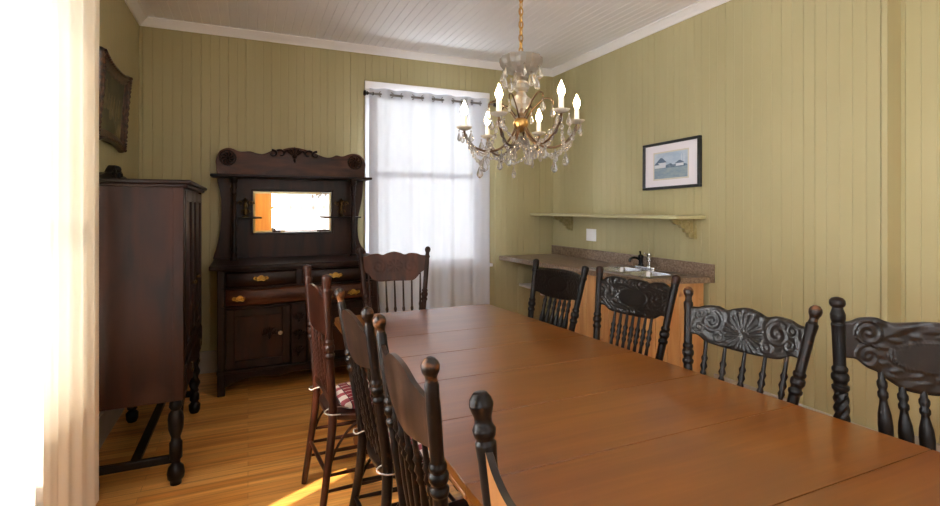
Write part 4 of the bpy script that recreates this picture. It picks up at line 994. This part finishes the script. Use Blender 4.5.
def drop(par, p, sc=1.0, rot=0):
    global DROP, drops
    if DROP is None:
        m = MB(); m.lathe((0, 0, 0), (0, 0, -.052), [(0, .0015), (.1, .004), (.3, .0085), (.55, .0145), (.75, .0165), (.9, .011), (1, .002)], 8)
        m.v = [(x, y * .55, z) for x, y, z in m.v]
        m.ball((0, 0, .005), .0055, 8, 5)
        DROP = m.build('crystal_drop', M['crystal'], par, smooth=15); o = DROP
    else:
        o = DROP.copy(); COL.objects.link(o); o.parent = par
    o.location = p; o.scale = (sc, sc, sc); o.rotation_euler = (0, 0, rot); drops += 1
    return o
RA = .245; ZA = -.008
bobs = []
for k in range(6):
    a = D(4 + 60 * k); dr = rgt * math.cos(a) + fwd * math.sin(a)
    P_ = lambda r, z: tilt(dr * r + Vector((0, 0, z)))
    m = MB(); m.sweep(smooth_poly([P_(.02, -.005), P_(.045, -.055), P_(.09, -.098), P_(.15, -.106), (P_(.205, -.082)), P_(.238, -.04), P_(RA, ZA)], 6, False), .0052, 8)
    # a little upper scroll springing back to the stem
    m.sweep(smooth_poly([P_(.015, .01), P_(.05, .06), P_(.1, .105), P_(.135, .1), P_(.14, .08)], 6, False), .0036, 8)
    arm = m.build('arm', M['bronze'], CH)
    b = P_(RA, ZA); bobs.append((b, dr))
    m = MB(); m.lathe(b + Vector((0, 0, -.004)), b + Vector((0, 0, .012)), [(0, .008), (.3, .02), (.6, .030), (1, .034), (.9, .03), (.7, .012)], 20, tw=lambda i, ph: 1 + .05 * math.cos(8 * ph)); m.build('bobeche', M['crystalw'], arm, smooth=30)
    m = MB(); m.lathe(b + Vector((0, 0, .004)), b + Vector((0, 0, .062)), [(0, .0125), (.05, .0105), (.95, .0105), (1, .008)], 14); m.build('candle_tube', M['candle'], arm)
    m = MB(); m.lathe(b + Vector((0, 0, .060)), b + Vector((0, 0, .125)), [(0, .007), (.1, .009), (.3, .0145), (.45, .0145), (.65, .010), (.85, .0045), (1, .001)], 14); m.build('bulb', M['bulb'], arm)
    for q in range(3):
        an = a + D(120 * q + 40); e = rgt * math.cos(an) + fwd * math.sin(an)
        drop(CH, b + e * .03 + Vector((0, 0, -.012)), .8, an)
    drop(CH, P_(.15, -.125), .95, a)
    drop(CH, P_(.085, -.11), 1.1, a + 1)
    drop(CH, P_(.03, -.055), 1.0, a + .5)
    drop(CH, P_(.138, .068), .85, a)
    # hanging pair under the dish
    an = a + D(30); e = rgt * math.cos(an) + fwd * math.sin(an)
    drop(CH, e * .083 + Vector((0, 0, .235)), .9, an); drop(CH, dr * .07 + Vector((0, 0, .205)), 1.05, a)
for k in range(6):
    (b0, d0), (b1, d1) = bobs[k], bobs[(k + 1) % 6]
    def swag(f, L, r0, r1):
        m = MB(); K = 6 * L
        m.sweep([f(i / K) for i in range(K + 1)], [.0012 + ((r0 if (i // 6) % 2 else r1)) * abs(math.sin(PI * i / 6)) ** .7 for i in range(K + 1)], 8); return m
    def f1(t):
        p = b0.lerp(b1, t) + Vector((0, 0, -.012 - .115 * (1 - (2 * t - 1) ** 2))); return p - Vector((p.x, p.y, 0)) * .08 * math.sin(PI * t)
    low = f1(.5); m = swag(f1, 16, .0085, .0062)
    m.build('bead_swag', M['crystal'], CH, smooth=25)
    drop(CH, low + Vector((0, 0, -.012)), 1.15, k)
    m = swag(lambda t: b0.lerp(Vector((0, 0, -.03)), t) + Vector((0, 0, -.02 - .1 * (1 - (2 * t - 1) ** 2))), 12, .0075, .0055)
    m.build('bead_swag', M['crystal'], CH, smooth=25)

# ------------------------------------------------------------------ daylight, camera
W = bpy.data.worlds.new('sky'); S.world = W; W.use_nodes = True
bg = W.node_tree.nodes['Background']; bg.inputs[0].default_value = (.90, .95, 1.0, 1); bg.inputs[1].default_value = 12
def portal(name, loc, rot, sx, sy):
    l = bpy.data.lights.new(name, 'AREA'); l.shape = 'RECTANGLE'; l.size = sx; l.size_y = sy; l.cycles.is_portal = True
    o = bpy.data.objects.new(name, l); COL.objects.link(o); o.location = loc; o.rotation_euler = rot
portal('daylight_back', ((WB[0] + WB[1]) / 2, YB + .16, (WB[2] + WB[3]) / 2), (-PI / 2, 0, 0), WB[1] - WB[0], WB[3] - WB[2])
for nm, w_ in (('daylight_left', WL), ('daylight_fill_left', WL_FILL)):  # the second portal serves the added, unseen fill window
    portal(nm, (XL - .16, (w_[0] + w_[1]) / 2, (w_[2] + w_[3]) / 2), (PI / 2, 0, -PI / 2), w_[1] - w_[0], w_[3] - w_[2])
portal('daylight_front', ((WF[0] + WF[1]) / 2, YF - .16, (WF[2] + WF[3]) / 2), (PI / 2, 0, 0), WF[1] - WF[0], WF[3] - WF[2])
sun = bpy.data.lights.new('sun', 'SUN'); sun.energy = 10; sun.angle = D(.6); sun.color = (1, .86, .66)
so = bpy.data.objects.new('sun', sun); COL.objects.link(so)
dirv = Vector((.875, .484, -.93)); so.rotation_euler = dirv.to_track_quat('-Z', 'Y').to_euler(); so.location = (-6, -2, 5)

cam = bpy.data.cameras.new('camera'); cam.sensor_width = 36; cam.lens = 504 / 940 * 36; cam.shift_y = -45 / 940; cam.clip_start = .05
co = bpy.data.objects.new('camera', cam); COL.objects.link(co); co.location = (0, 0, 1.44); co.rotation_euler = (PI / 2, 0, -math.atan(222 / 504.))
S.camera = co
S.view_settings.view_transform = 'Standard'; S.view_settings.look = 'None'; S.view_settings.gamma = 1; S.view_settings.use_curve_mapping = False
S.view_settings.exposure = 0.75
cy = S.cycles
cy.max_bounces = 12; cy.diffuse_bounces = 6; cy.glossy_bounces = 5; cy.transmission_bounces = 8; cy.transparent_max_bounces = 16
cy.sample_clamp_indirect = 6; cy.caustics_reflective = False; cy.caustics_refractive = False
cy.use_denoising = True
